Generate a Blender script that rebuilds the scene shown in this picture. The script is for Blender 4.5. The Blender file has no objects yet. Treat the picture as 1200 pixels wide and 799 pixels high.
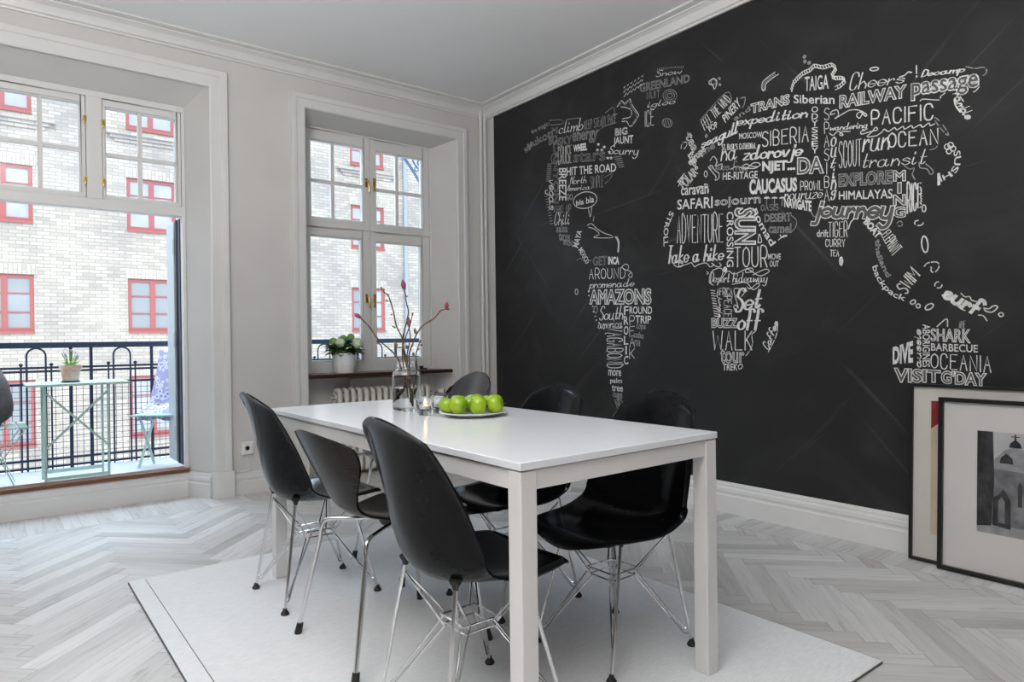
import bpy, math, random
from math import sin, cos, pi, radians as R
from mathutils import Vector, Matrix
random.seed(11)
SC = bpy.context.scene
COL = SC.collection

# ------------------------------------------------------------------ camera, world, lights, exposure
cam = bpy.data.cameras.new('camera'); cam.sensor_width = 36.0; cam.lens = 787.36 / 1200 * 36
cam.clip_start = .05; cam.clip_end = 200
cam_o = bpy.data.objects.new('camera', cam); COL.objects.link(cam_o); SC.camera = cam_o
_y, _p, _r = R(37.911), R(-0.228), R(-0.692)
_f = Vector((sin(_y)*cos(_p), cos(_y)*cos(_p), sin(_p))); _rt = Vector((cos(_y), -sin(_y), 0)); _up = _rt.cross(_f)
_x = _rt*cos(_r) + _up*sin(_r); _u = _up*cos(_r) - _rt*sin(_r)
cam_o.matrix_world = Matrix(((_x.x, _u.x, -_f.x, 0), (_x.y, _u.y, -_f.y, 0), (_x.z, _u.z, -_f.z, 1.032), (0, 0, 0, 1)))

W = bpy.data.worlds.new('sky'); SC.world = W; W.use_nodes = True
bg = W.node_tree.nodes['Background']; bg.inputs['Color'].default_value = (.80, .90, 1.0, 1); bg.inputs['Strength'].default_value = 1.15

def area(name, loc, target, sx, sy, power, color=(1, 1, 1)):
    l = bpy.data.lights.new(name, 'AREA'); l.shape = 'RECTANGLE'; l.size = sx; l.size_y = sy; l.energy = power; l.color = color
    o = bpy.data.objects.new(name, l); COL.objects.link(o); o.location = loc
    o.rotation_euler = (Vector(target) - Vector(loc)).to_track_quat('-Z', 'Y').to_euler()
    return o
sun = bpy.data.lights.new('sun', 'SUN'); sun.energy = 1.3; sun.angle = R(2); sun.color = (1, .97, .93)
sun_o = bpy.data.objects.new('sun', sun); COL.objects.link(sun_o); sun_o.rotation_euler = (R(52), 0, R(-14)); sun_o.location = (0, -8, 14)
area('sky_light_over_courtyard', (1.6, 6.9, 4.3), (1.3, 3.0, .3), 4.2, 1.8, 400, (.66, .83, 1.0))
area('rear_fill', (.6, -2.5, 1.7), (1.5, 3.0, 1.6), 3.4, 2.1, 14, (1, .98, .96))  # added fill lamp behind the camera; the back wall has no windows
area('ceiling_bounce_fill', (-.7, .5, 2.0), (-.5, .7, 3.0), 1.4, 1.4, 165, (1, .99, .97))  # added fill aimed up for ceiling bounce; no lamp fixture stands there
SC.view_settings.view_transform = 'Standard'; SC.view_settings.look = 'None'
SC.view_settings.gamma = 1; SC.view_settings.use_curve_mapping = False; SC.view_settings.exposure = 0.26

# ------------------------------------------------------------------ materials
def mat(name, col, rough=.5, metal=0, spec=.5, **k):
    m = bpy.data.materials.new(name); m.use_nodes = True
    b = m.node_tree.nodes['Principled BSDF']
    b.inputs['Base Color'].default_value = (*col, 1); b.inputs['Roughness'].default_value = rough
    b.inputs['Metallic'].default_value = metal; b.inputs['Specular IOR Level'].default_value = spec
    for n, v in k.items(): b.inputs[n.replace('_', ' ')].default_value = v
    return m
def nd(m, t, **k):
    n = m.node_tree.nodes.new(t)
    for a, v in k.items():
        if a.startswith('i_'):
            key = a[2:]; n.inputs[int(key) if key.isdigit() else key.replace('_', ' ')].default_value = v
        else: setattr(n, a, v)
    return n
def lk(m, a, b): m.node_tree.links.new(a, b)
def bsdf(m): return m.node_tree.nodes['Principled BSDF']
def ramp(m, fac, stops):
    r = nd(m, 'ShaderNodeValToRGB'); e = r.color_ramp.elements
    while len(e) < len(stops): e.new(.5)
    for i, (p, c) in enumerate(stops): e[i].position = p; e[i].color = (*c, 1) if len(c) == 3 else c
    lk(m, fac, r.inputs[0]); return r.outputs[0]
def noisy(name, c1, c2, scale, rough=.5, bump=0, bscale=None, stretch=(1, 1, 1), lo=.35, hi=.65, **k):
    m = mat(name, c1, rough, **k)
    tc = nd(m, 'ShaderNodeTexCoord'); mp = nd(m, 'ShaderNodeMapping'); mp.inputs['Scale'].default_value = stretch
    lk(m, tc.outputs['Object'], mp.inputs[0])
    n = nd(m, 'ShaderNodeTexNoise', i_Scale=scale, i_Detail=5.0); lk(m, mp.outputs[0], n.inputs['Vector'])
    lk(m, ramp(m, n.outputs['Fac'], [(lo, c1), (hi, c2)]), bsdf(m).inputs['Base Color'])
    if bump:
        n2 = nd(m, 'ShaderNodeTexNoise', i_Scale=bscale or scale*4, i_Detail=4.0); lk(m, mp.outputs[0], n2.inputs['Vector'])
        b = nd(m, 'ShaderNodeBump', i_Strength=bump, i_Distance=.004); lk(m, n2.outputs['Fac'], b.inputs['Height']); lk(m, b.outputs[0], bsdf(m).inputs['Normal'])
    return m
M = {}
M['wall'] = noisy('wall_paint', (.60, .585, .57), (.625, .612, .595), 3, .75, .06, 120)
M['ceiling'] = mat('ceiling_paint', (.86, .86, .865), .9)
M['wall_rear'] = mat('rear_wall_paint', (.16, .14, .125), .8)
M['trim'] = noisy('white_gloss_trim', (.68, .675, .665), (.71, .705, .695), 4, .38)
M['frame'] = mat('window_frame_paint', (.70, .695, .685), .4)
M['board'] = noisy('chalkboard_wall', (.013, .013, .0137), (.019, .019, .0195), 2.2, .62, .05, 260, (1, .7, 1.4), .3, .75, spec=.35)
def _board(m):
    tc = nd(m, 'ShaderNodeTexCoord'); src = bsdf(m).inputs['Base Color'].links[0].from_socket
    for rot, sc, lo, hi, v in ((0, (1, 1, 1.3), .50, .80, .016), (.75, (1, .30, 7), .66, .80, .045), (-.85, (1, .34, 8), .67, .80, .045), (.12, (1, .25, 9), .69, .82, .05)):
        m1 = nd(m, 'ShaderNodeMapping'); m1.inputs['Rotation'].default_value = (rot, 0, 0); lk(m, tc.outputs['Object'], m1.inputs[0])
        mp = nd(m, 'ShaderNodeMapping'); mp.inputs['Scale'].default_value = sc; lk(m, m1.outputs[0], mp.inputs[0])
        n = nd(m, 'ShaderNodeTexNoise', i_Scale=2.4, i_Detail=7.0, i_Distortion=.7); lk(m, mp.outputs[0], n.inputs['Vector'])
        x = nd(m, 'ShaderNodeMix', data_type='RGBA', blend_type='ADD'); x.inputs[0].default_value = 1
        lk(m, src, x.inputs[6]); lk(m, ramp(m, n.outputs['Fac'], [(lo, (0, 0, 0)), (hi, (v, v, v))]), x.inputs[7]); src = x.outputs[2]
    lk(m, src, bsdf(m).inputs['Base Color'])
_board(M['board'])
M['chalk'] = noisy('chalk_white', (.82, .82, .81), (.60, .60, .60), 70, .9)
M['chalk_grey'] = noisy('chalk_grey', (.36, .36, .36), (.22, .22, .22), 70, .9)
M['chalk_faint'] = mat('chalk_faint', (.10, .10, .10), .9)
M['rug'] = noisy('woven_wool', (.71, .725, .74), (.79, .80, .81), 30, .95, .5, 110, (1, 7, 1), spec=.1)
M['rug_edge'] = mat('rug_binding', (.10, .10, .11), .9)
M['table'] = mat('white_melamine', (.75, .765, .80), .2)
M['table_leg'] = mat('white_lacquer', (.68, .67, .665), .32)
M['plastic'] = noisy('black_plastic', (.0045, .005, .006), (.007, .0075, .009), 40, .17, spec=.13)
M['ply'] = noisy('black_stained_plywood', (.009, .0068, .0055), (.018, .0135, .011), 14, .2, .01, 60, (1, 1, 9), spec=.12)
M['ply_gloss'] = noisy('dark_polished_plywood', (.012, .012, .018), (.024, .023, .030), 14, .2, .01, 60, (1, 1, 9), spec=.9)
M['chrome'] = mat('chrome', (.72, .72, .73), .12, 1)
M['rubber'] = mat('black_rubber', (.012, .012, .012), .6)
M['brass'] = mat('aged_brass', (.55, .38, .12), .28, 1)
M['darkwood'] = noisy('dark_sill_wood', (.030, .012, .009), (.055, .022, .015), 12, .3, stretch=(.2, 3, 3))
M['brownwood'] = noisy('threshold_wood', (.13, .045, .018), (.20, .075, .03), 12, .45, stretch=(.2, 3, 3))
M['iron'] = mat('dark_blue_iron', (.012, .025, .06), .45)
M['iron_light'] = mat('blue_grey_iron', (.16, .26, .40), .45); M['zinc'] = mat('pale_zinc', (.50, .56, .63), .5)
M['mint'] = mat('pale_green_metal', (.40, .55, .50), .45)
M['navy'] = mat('navy_paint', (.012, .028, .055), .35)
M['leafgrey'] = mat('pale_grey_paint', (.55, .60, .64), .45)
M['brown_cloth'] = noisy('brown_cushion_cloth', (.055, .042, .042), (.085, .068, .066), 60, .9, .3)
M['terracotta'] = noisy('whitewashed_terracotta', (.55, .30, .22), (.72, .62, .58), 14, .85)
M['pot'] = mat('white_ceramic', (.80, .80, .81), .3)
M['soil'] = mat('soil', (.03, .02, .015), .95)
M['leaf'] = noisy('green_leaf', (.012, .075, .012), (.04, .19, .03), 22, .4)
M['leaf_pale'] = noisy('pale_green_leaf', (.20, .36, .10), (.36, .52, .2), 22, .45)
M['petal'] = noisy('white_petal', (.80, .86, .72), (.62, .76, .46), 16, .6)
M['violet'] = mat('violet_petal', (.36, .34, .75), .6)
M['bark'] = noisy('twig_bark', (.055, .030, .022), (.15, .095, .05), 40, .7, .4, 120)
M['bud_pink'] = noisy('magnolia_bud_pink', (.20, .018, .06), (.38, .07, .14), 60, .55)
M['bud_brown'] = noisy('bud_scales', (.14, .09, .03), (.26, .20, .08), 60, .7)
M['apple'] = noisy('green_apple_skin', (.17, .35, .008), (.33, .48, .02), 14, .27)
M['porcelain'] = mat('white_porcelain', (.82, .80, .76), .18)
M['wax'] = mat('candle_wax', (.85, .78, .66), .5, Subsurface_Weight=.3)
M['tin'] = mat('tealight_tin', (.7, .7, .7), .3, 1)
M['black_frame'] = mat('black_picture_frame', (.006, .006, .006), .35)
M['mat'] = mat('passepartout_card', (.78, .76, .75), .85)
M['mat_cream'] = mat('passepartout_cream', (.76, .74, .69), .85)
M['print_grey'] = noisy('print_sky', (.50, .50, .52), (.62, .62, .64), 6, .6)
M['print_mid'] = noisy('print_stone', (.12, .12, .13), (.26, .26, .28), 18, .6)
M['print_dark'] = noisy('print_dark', (.012, .012, .014), (.05, .05, .055), 22, .6)
M['print_lite'] = noisy('print_pale_stone', (.30, .30, .32), (.42, .42, .44), 30, .6)
M['print_red'] = mat('print_red', (.30, .022, .016), .7)
M['print_cream'] = noisy('print_cream', (.62, .52, .38), (.70, .60, .45), 5, .7)
M['radiator'] = mat('radiator_enamel', (.78, .76, .71), .35)
M['socket'] = mat('socket_plastic', (.80, .78, .74), .35)
M['red'] = mat('red_window_paint', (.54, .175, .17), .5)
M['red_dark'] = mat('red_sill_tin', (.42, .16, .20), .5)
M['pale_brick'] = None
def glassmat(name, tint=(1, 1, 1), ior=1.45, rough=0):
    return mat(name, tint, rough, 0, .5, Transmission_Weight=1.0, IOR=ior)
M['glass'] = glassmat('clear_glass', (.985, 1, .995)); M['water'] = glassmat('water', (.97, .985, 1), 1.33)
def thin_glass(name, tint, refl=1.0):
    m = bpy.data.materials.new(name); m.use_nodes = True; t = m.node_tree; t.nodes.remove(t.nodes['Principled BSDF'])
    a = nd(m, 'ShaderNodeBsdfTransparent'); a.inputs[0].default_value = (*tint, 1); g = nd(m, 'ShaderNodeBsdfGlossy'); g.inputs['Roughness'].default_value = .01
    fr = nd(m, 'ShaderNodeFresnel'); fr.inputs[0].default_value = 1.33
    ml = nd(m, 'ShaderNodeMath', operation='MULTIPLY'); lk(m, fr.outputs[0], ml.inputs[0]); ml.inputs[1].default_value = refl
    x = nd(m, 'ShaderNodeMixShader'); lk(m, ml.outputs[0], x.inputs[0]); lk(m, a.outputs[0], x.inputs[1]); lk(m, g.outputs[0], x.inputs[2])
    lk(m, x.outputs[0], t.nodes['Material Output'].inputs['Surface']); return m
M['pane'] = thin_glass('window_pane', (.97, .985, 1)); M['picture_glass'] = thin_glass('picture_glass', (.98, .98, .98), .8)
M['far_pane'] = mat('far_window_glass', (.42, .46, .50), .08, 0, .9)
M['far_pane_sky'] = noisy('far_window_glass_pale', (.55, .60, .66), (.72, .75, .78), 1.2, .1, spec=.9)  # pale base colour paints the bright sky reflection into far panes
m = M['flame'] = bpy.data.materials.new('candle_flame'); m.use_nodes = True
bsdf(m).inputs['Emission Color'].default_value = (1, .55, .16, 1); bsdf(m).inputs['Emission Strength'].default_value = 14
def brickmat(name, vert=False):
    m = mat(name, (.7, .66, .58), .85, spec=.2)
    tc = nd(m, 'ShaderNodeTexCoord'); s = nd(m, 'ShaderNodeSeparateXYZ'); lk(m, tc.outputs['Object'], s.inputs[0])
    c = nd(m, 'ShaderNodeCombineXYZ'); lk(m, s.outputs[2 if vert else 0], c.inputs[0]); lk(m, s.outputs[0 if vert else 2], c.inputs[1])
    b = nd(m, 'ShaderNodeTexBrick', i_Scale=1.0, i_Mortar_Size=.009, i_Brick_Width=.27, i_Row_Height=.088, i_Bias=-.15); b.offset = .5
    b.inputs['Color1'].default_value = (.76, .72, .64, 1); b.inputs['Color2'].default_value = (.54, .51, .47, 1); b.inputs['Mortar'].default_value = (.47, .45, .44, 1); b.inputs['Mortar Smooth'].default_value = .1
    lk(m, c.outputs[0], b.inputs['Vector'])
    n = nd(m, 'ShaderNodeTexNoise', i_Scale=.9, i_Detail=3.0); lk(m, c.outputs[0], n.inputs['Vector'])
    x = nd(m, 'ShaderNodeMix', data_type='RGBA', blend_type='MULTIPLY'); x.inputs[0].default_value = 1
    lk(m, b.outputs['Color'], x.inputs[6]); lk(m, ramp(m, n.outputs['Fac'], [(.3, (.84, .84, .86)), (.7, (1.12, 1.1, 1.06))]), x.inputs[7]); lk(m, x.outputs[2], bsdf(m).inputs['Base Color'])
    return m
M['brick'] = brickmat('cream_brick'); M['brick_soldier'] = brickmat('cream_brick_on_end', True)
M['balcony'] = noisy('pale_balcony_boards', (.62, .68, .74), (.80, .84, .88), 9, .8, .5, 40, (1, 5, 1))
def blanketmat():
    m = mat('patterned_blanket', (.8, .82, .9), .9); tc = nd(m, 'ShaderNodeTexCoord'); v = nd(m, 'ShaderNodeTexVoronoi', i_Scale=24.0); lk(m, tc.outputs['Object'], v.inputs['Vector'])
    lk(m, ramp(m, v.outputs['Distance'], [(.16, (.24, .22, .52)), (.26, (.62, .66, .82)), (.42, (.74, .77, .85)), (.56, (.42, .40, .66))]), bsdf(m).inputs['Base Color']); return m
M['blanket'] = blanketmat()
def floormat():
    m = mat('white_oiled_oak', (.55, .54, .53), .34, spec=.4)
    uv = nd(m, 'ShaderNodeUVMap', uv_map='UVMap'); at = nd(m, 'ShaderNodeAttribute', attribute_name='tone')
    mp = nd(m, 'ShaderNodeMapping'); mp.inputs['Scale'].default_value = (2.0, 24, 1); lk(m, uv.outputs[0], mp.inputs[0])
    off = nd(m, 'ShaderNodeCombineXYZ'); mu = nd(m, 'ShaderNodeMath', operation='MULTIPLY'); mu.inputs[1].default_value = 57.0; lk(m, at.outputs['Fac'], mu.inputs[0]); lk(m, mu.outputs[0], off.inputs[0]); lk(m, mu.outputs[0], off.inputs[2]); lk(m, off.outputs[0], mp.inputs['Location'])
    n = nd(m, 'ShaderNodeTexNoise', i_Scale=1.6, i_Detail=7.0, i_Roughness=.62, i_Distortion=.9); lk(m, mp.outputs[0], n.inputs['Vector'])
    grain = ramp(m, n.outputs['Fac'], [(.30, (.70, .70, .70)), (.44, (.94, .94, .94)), (.62, (1.02, 1.02, 1.02)), (.74, (.92, .92, .92))])
    tone = ramp(m, at.outputs['Fac'], [(0, (.40, .39, .38)), (.35, (.52, .51, .50)), (.7, (.575, .565, .56)), (1, (.66, .655, .65))])
    x = nd(m, 'ShaderNodeMix', data_type='RGBA', blend_type='MULTIPLY'); x.inputs[0].default_value = 1; lk(m, tone, x.inputs[6]); lk(m, grain, x.inputs[7])
    lk(m, x.outputs[2], bsdf(m).inputs['Base Color'])
    r = ramp(m, n.outputs['Fac'], [(.3, (.42, .42, .42)), (.7, (.30, .30, .30))]); lk(m, r, bsdf(m).inputs['Roughness'])
    return m
M['floor'] = floormat(); M['joint'] = mat('floor_joint', (.16, .155, .15), .8)

# ------------------------------------------------------------------ mesh builder
class MB:
    def __init__(s): s.v = []; s.f = []; s.mi = []
    def add(s, vs, fs, mi=0):
        o = len(s.v); s.v += [tuple(p) for p in vs]; s.f += [tuple(i + o for i in f) for f in fs]; s.mi += [mi]*len(fs); return s
    def box(s, x0, y0, z0, x1, y1, z1, mi=0):
        return s.add([(x, y, z) for z in (z0, z1) for y in (y0, y1) for x in (x0, x1)], [(0, 2, 3, 1), (4, 5, 7, 6), (0, 1, 5, 4), (2, 6, 7, 3), (0, 4, 6, 2), (1, 3, 7, 5)], mi)
    def bar(s, a, b, w, h, mi=0, up=(0, 0, 1)):
        a, b = Vector(a), Vector(b); d = (b - a).normalized(); sd = d.cross(Vector(up))
        if sd.length < 1e-4: sd = d.cross(Vector((0, 1, 0)))
        sd.normalize(); u = sd.cross(d); vs = []
        for p in (a, b):
            for i, j in ((-1, -1), (1, -1), (1, 1), (-1, 1)): vs.append(p + sd*i*w/2 + u*j*h/2)
        return s.add(vs, [(3, 2, 1, 0), (4, 5, 6, 7), (0, 1, 5, 4), (1, 2, 6, 5), (2, 3, 7, 6), (3, 0, 4, 7)], mi)
    def prism(s, poly, h0, h1, ax=2, mi=0):
        def P(a, b, h): return (a, b, h) if ax == 2 else ((h, a, b) if ax == 0 else (a, h, b))
        n = len(poly); vs = [P(*p, h0) for p in poly] + [P(*p, h1) for p in poly]
        return s.add(vs, [tuple(range(n))[::-1], tuple(range(n, 2*n))] + [(i, (i+1) % n, n+(i+1) % n, n+i) for i in range(n)], mi)
    def tube(s, pts, r, n=8, mi=0, closed=False):
        P = [Vector(p) for p in pts]; rs = r if isinstance(r, (list, tuple)) else [r]*len(P); vs = []; fs = []; nm = None; L = len(P)
        for i, p in enumerate(P):
            if closed: d = P[(i+1) % L] - P[i-1]
            else: d = P[min(i+1, L-1)] - P[max(i-1, 0)]
            d.normalize()
            if nm is None: nm = d.orthogonal().normalized()
            nm = (nm - d*nm.dot(d)); nm = nm.normalized() if nm.length > 1e-6 else d.orthogonal().normalized()
            b = d.cross(nm)
            for k in range(n): a = 2*pi*k/n; vs.append(p + (nm*cos(a) + b*sin(a))*rs[i])
        for i in range(L if closed else L-1):
            for k in range(n): j = (i+1) % L; fs.append((i*n+k, i*n+(k+1) % n, j*n+(k+1) % n, j*n+k))
        if not closed: fs += [tuple(range(n))[::-1], tuple(range((L-1)*n, L*n))]
        return s.add(vs, fs, mi)
    def lathe(s, prof, n=32, c=(0, 0, 0), mi=0, sx=1, sy=1, jit=None):
        vs = []; fs = []
        for r, z in prof:
            for k in range(n):
                a = 2*pi*k/n; q = 1 + (jit(a, z) if jit else 0); vs.append((c[0]+r*cos(a)*sx*q, c[1]+r*sin(a)*sy*q, c[2]+z))
        m = len(prof)
        for i in range(m-1):
            for k in range(n): fs.append((i*n+k, i*n+(k+1) % n, (i+1)*n+(k+1) % n, (i+1)*n+k))
        if prof[0][0] > 1e-5: fs.append(tuple(range(n))[::-1])
        if prof[-1][0] > 1e-5: fs.append(tuple(range((m-1)*n, m*n)))
        return s.add(vs, fs, mi)
    def sweep(s, path, prof, nrm=(0, 0, 1), mi=0, closed=False):
        # profile (a, b): a = offset to the left of the path in its plane, b = along nrm; mitred corners
        P = [Vector(p) for p in path]; N = Vector(nrm).normalized(); L = len(P); vs = []; fs = []; m = len(prof)
        for i, p in enumerate(P):
            d0 = (p - P[i-1]).normalized() if (i > 0 or closed) else None
            d1 = (P[(i+1) % L] - p).normalized() if (i < L-1 or closed) else None
            l0 = N.cross(d0) if d0 else None; l1 = N.cross(d1) if d1 else None
            if l0 is None: l = l1
            elif l1 is None: l = l0
            else: l = (l0 + l1); l = l / max(l.dot(l0), .2) if l.length > 1e-6 else l0; 
            for a, b in prof: vs.append(p + l*a + N*b)
        for i in range(L if closed else L-1):
            j = (i+1) % L
            for k in range(m): fs.append((i*m+k, i*m+(k+1) % m, j*m+(k+1) % m, j*m+k))
        if not closed: fs += [tuple(range(m)), tuple(range((L-1)*m, L*m))[::-1]]
        return s.add(vs, fs, mi)
    def grid(s, fn, nu, nv, mi=0):
        vs = [fn(i/nu, j/nv) for j in range(nv+1) for i in range(nu+1)]
        return s.add(vs, [(j*(nu+1)+i, j*(nu+1)+i+1, (j+1)*(nu+1)+i+1, (j+1)*(nu+1)+i) for j in range(nv) for i in range(nu)], mi)
    def ball(s, c, r, n=10, mi=0, sc=(1, 1, 1)):
        m = max(4, n//2)
        return s.lathe([(r*sin(pi*i/m), -r*cos(pi*i/m)*sc[2]) for i in range(m+1)], n, c, mi, sc[0], sc[1])
    def mesh(s, name, mats, smooth=True, angle=38):
        me = bpy.data.meshes.new(name); me.from_pydata(s.v, [], s.f)
        for m in (mats if isinstance(mats, list) else [mats]): me.materials.append(m)
        me.polygons.foreach_set('material_index', s.mi)
        me.validate()
        if smooth: 
            me.polygons.foreach_set('use_smooth', [True]*len(me.polygons)); me.set_sharp_from_angle(angle=R(angle))
        me.update(); return me
def obj(name, mb, mats, parent=None, smooth=True, angle=38, bevel=0, fix=True, seg=2):
    me = mb.mesh(name, mats, smooth, angle) if isinstance(mb, MB) else mb
    if fix:
        import bmesh
        bm = bmesh.new(); bm.from_mesh(me); bmesh.ops.remove_doubles(bm, verts=bm.verts, dist=1e-6); bmesh.ops.recalc_face_normals(bm, faces=bm.faces); bm.to_mesh(me); bm.free()
        if smooth: me.set_sharp_from_angle(angle=R(angle))
    o = bpy.data.objects.new(name, me); COL.objects.link(o)
    if parent: o.parent = parent
    if bevel:
        b = o.modifiers.new('bevel', 'BEVEL'); b.width = bevel; b.segments = seg; b.limit_method = 'ANGLE'; b.angle_limit = R(40); b.harden_normals = False
    return o
def tag(o, label, cat, group=None, kind=None):
    o['label'] = label; o['category'] = cat
    if group: o['group'] = group
    if kind: o['kind'] = kind
    return o
def thing(name, label, cat, loc=(0, 0, 0), rz=0, group=None):
    o = bpy.data.objects.new(name, None); COL.objects.link(o); o.location = loc; o.rotation_euler = (0, 0, rz); o.empty_display_size = .1
    return tag(o, label, cat, group)
def struct(o): o['kind'] = 'structure'; return o
def dup(root, loc, rz, label, group=None):
    def cp(o, par):
        c = o.copy(); COL.objects.link(c)
        if par: c.parent = par
        for ch in kids.get(o.name, []): cp(ch, c)
        return c
    kids = {}
    for o in list(bpy.data.objects):
        if o.parent: kids.setdefault(o.parent.name, []).append(o)
    r = cp(root, None); r.location = loc; r.rotation_euler = (0, 0, rz); r['label'] = label
    if group: r['group'] = group
    return r
def catmull(P, n=6, closed=False):
    P = [Vector(p) for p in P]; L = len(P); out = []
    if L < 3: return P
    for i in range(L if closed else L-1):
        p0 = P[(i-1) % L] if closed or i > 0 else P[0]*2 - P[1]; p1 = P[i]; p2 = P[(i+1) % L]; p3 = P[(i+2) % L] if closed or i < L-2 else P[-1]*2 - P[-2]
        for k in range(n):
            t = k/n; out.append(.5*((2*p1) + (p2-p0)*t + (2*p0-5*p1+4*p2-p3)*t*t + (3*p1-3*p2+p3-p0)*t**3))
    if not closed: out.append(P[-1])
    return out

# ------------------------------------------------------------------ the room
XB, YA, ZC, X0, Y0 = 3.41, 4.715, 3.012, -2.4, -2.6
def clip(poly, x0, y0, x1, y1):
    for ax, val, sg in ((0, x0, 1), (0, x1, -1), (1, y0, 1), (1, y1, -1)):
        out = []
        for i in range(len(poly)):
            a, b = poly[i-1], poly[i]; ia = (a[ax]-val)*sg >= 0; ib = (b[ax]-val)*sg >= 0
            if ia != ib:
                t = (val-a[ax])/(b[ax]-a[ax]); out.append((a[0]+(b[0]-a[0])*t, a[1]+(b[1]-a[1])*t))
            if ib: out.append(b)
        poly = out
        if not poly: break
    return poly
def build_floor():
    vs, fs, uvs, tone, mi = [], [], [], [], []
    rnd = random.Random(5)
    def plank(poly, o, d, t):
        if len(poly) < 3: return
        cx = sum(p[0] for p in poly)/len(poly); cy = sum(p[1] for p in poly)/len(poly); b = len(vs)
        n = (-d[1], d[0]); s = rnd.uniform(0, 40)
        for x, y in poly:
            L = math.hypot(x-cx, y-cy); k = max(0, 1-.0012/max(L, .01)); px, py = cx+(x-cx)*k, cy+(y-cy)*k
            vs.append((px, py, 0)); uvs.append(((x-o[0])*d[0]+(y-o[1])*d[1] + s, (x-o[0])*n[0]+(y-o[1])*n[1] + s*.37))
        fs.append(tuple(range(b, b+len(poly)))); tone.append(t); mi.append(0)
    Lp, Wp = .53, .0757; c = math.sqrt(.5)
    bx, by = 3.17, 4.47
    def tr(p): return ((p[0]*c - p[1]*c) + 2.36, (p[0]*c + p[1]*c) + 1.0)
    for mm in range(-9, 10):
        for k in range(-90, 90):
            ox, oy = k*Wp + mm*Lp, k*Wp - mm*Lp
            for (x0, y0, x1, y1, d) in ((ox, oy, ox+Lp, oy+Wp, (c, c)), (ox+Lp, oy+Wp-Lp, ox+Lp+Wp, oy+Wp, (-c, c))):
                q = [tr(p) for p in ((x0, y0), (x1, y0), (x1, y1), (x0, y1))]
                if max(p[0] for p in q) < X0 or min(p[0] for p in q) > bx or max(p[1] for p in q) < Y0 or min(p[1] for p in q) > by: continue
                plank(clip(q, X0, Y0, bx, by), q[0], d, min(1, max(0, rnd.gauss(.62, .24))))
    x = X0
    while x < XB:                      # border courses along the window wall and the mural wall
        w = .085; plank([(x, by), (min(x+w, XB), by), (min(x+w, XB), 4.93), (x, 4.93)], (x, by), (0, 1), rnd.gauss(.66, .15)); x += w
    y = Y0
    while y < by:
        w = min(.085, by-y); plank([(bx, y), (XB, y), (XB, y+w), (bx, y+w)], (bx, y), (1, 0), min(1, max(0, rnd.gauss(.58, .22)))); y += .085
    b = len(vs); vs.extend([(X0, Y0, -.003), (XB, Y0, -.003), (XB, 5.0, -.003), (X0, 5.0, -.003)]); uvs.extend([(0, 0)]*4); fs.append((b, b+1, b+2, b+3)); tone.append(0); mi.append(1)
    me = bpy.data.meshes.new('floor'); me.from_pydata(vs, [], fs); me.materials.append(M['floor']); me.materials.append(M['joint'])
    me.polygons.foreach_set('material_index', mi)
    ul = me.uv_layers.new(name='UVMap'); ul.data.foreach_set('uv', [c_ for l in me.loops for c_ in uvs[l.vertex_index]])
    at = me.attributes.new('tone', 'FLOAT', 'FACE'); at.data.foreach_set('value', tone); me.update()
    struct(obj('floor', me, None, fix=False, smooth=False))
build_floor()
struct(obj('ceiling', MB().box(X0-.15, Y0-.15, ZC, XB+.15, 5.0, ZC+.2), M['ceiling'], smooth=False))
wl = MB()
wl.prism([(X0, YA), (-.09, YA), (.0, 4.92), (.0, 5.0), (X0, 5.0)], 0, ZC)
wl.prism([(1.16, YA), (1.805, YA), (1.87, 4.92), (1.87, 5.0), (1.056, 5.0), (1.056, 4.92)], 0, ZC)
wl.prism([(3.10, YA), (XB, YA), (XB, 5.0), (2.978, 5.0), (2.978, 4.92)], 0, ZC)
wl.prism([(YA, ZC), (YA, 2.725), (4.92, 2.612), (5.0, 2.612), (5.0, ZC)], -.09, 1.16, 0)
wl.prism([(YA, ZC), (YA, 2.70), (4.92, 2.65), (5.0, 2.65), (5.0, ZC)], 1.805, 3.10, 0)
wl.box(1.80, 4.915, 0, 3.105, 5.0, .755)
wl.box(-.02, 4.93, -.15, 1.07, 5.0, .163)
struct(obj('wall_left', wl, M['wall'], smooth=False))
wr = MB().box(XB, Y0-.15, 0, XB+.15, 4.597, ZC, 1).box(XB, 4.597, 0, XB+.15, 5.0, ZC, 0)
struct(obj('wall_right', wr, [M['wall'], M['board']], smooth=False))
struct(obj('wall_back', MB().box(X0-.15, Y0-.15, 0, XB, Y0, ZC), M['wall_rear'], smooth=False))
struct(obj('wall_side', MB().box(X0-.15, Y0, 0, X0, 5.0, ZC), M['wall_rear'], smooth=False))
corn = [(0, 0), (.014, 0), (.018, .010), (.030, .016), (.036, .034), (.050, .056), (.072, .070), (.080, .070), (.084, .078), (.108, .080), (.122, .086), (.122, .096), (0, .096)]
struct(obj('trim_1', MB().sweep([(X0, Y0, 2.916), (XB, Y0, 2.916), (XB, YA, 2.916), (X0, YA, 2.916)], corn, closed=True), M['trim'], angle=25))
def skirt(h, t=.028): return [(0, 0), (t, 0), (t, h*.56), (t*.72, h*.60), (t*.72, h*.66), (t*.86, h*.70), (t*.80, h*.80), (t*.5, h*.85), (t*.5, h*.92), (t*.25, h), (0, h)]
struct(obj('baseboard_right', MB().sweep([(XB, Y0, 0), (XB, YA, 0)], skirt(.176)), M['trim'], angle=25))
sb = MB().sweep([(XB, YA, 0), (3.19, YA, 0)], skirt(.15, .024)).sweep([(1.70, YA, 0), (1.285, YA, 0)], skirt(.15, .024)).sweep([(-.215, YA, 0), (X0, YA, 0)], skirt(.15, .024))
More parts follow.
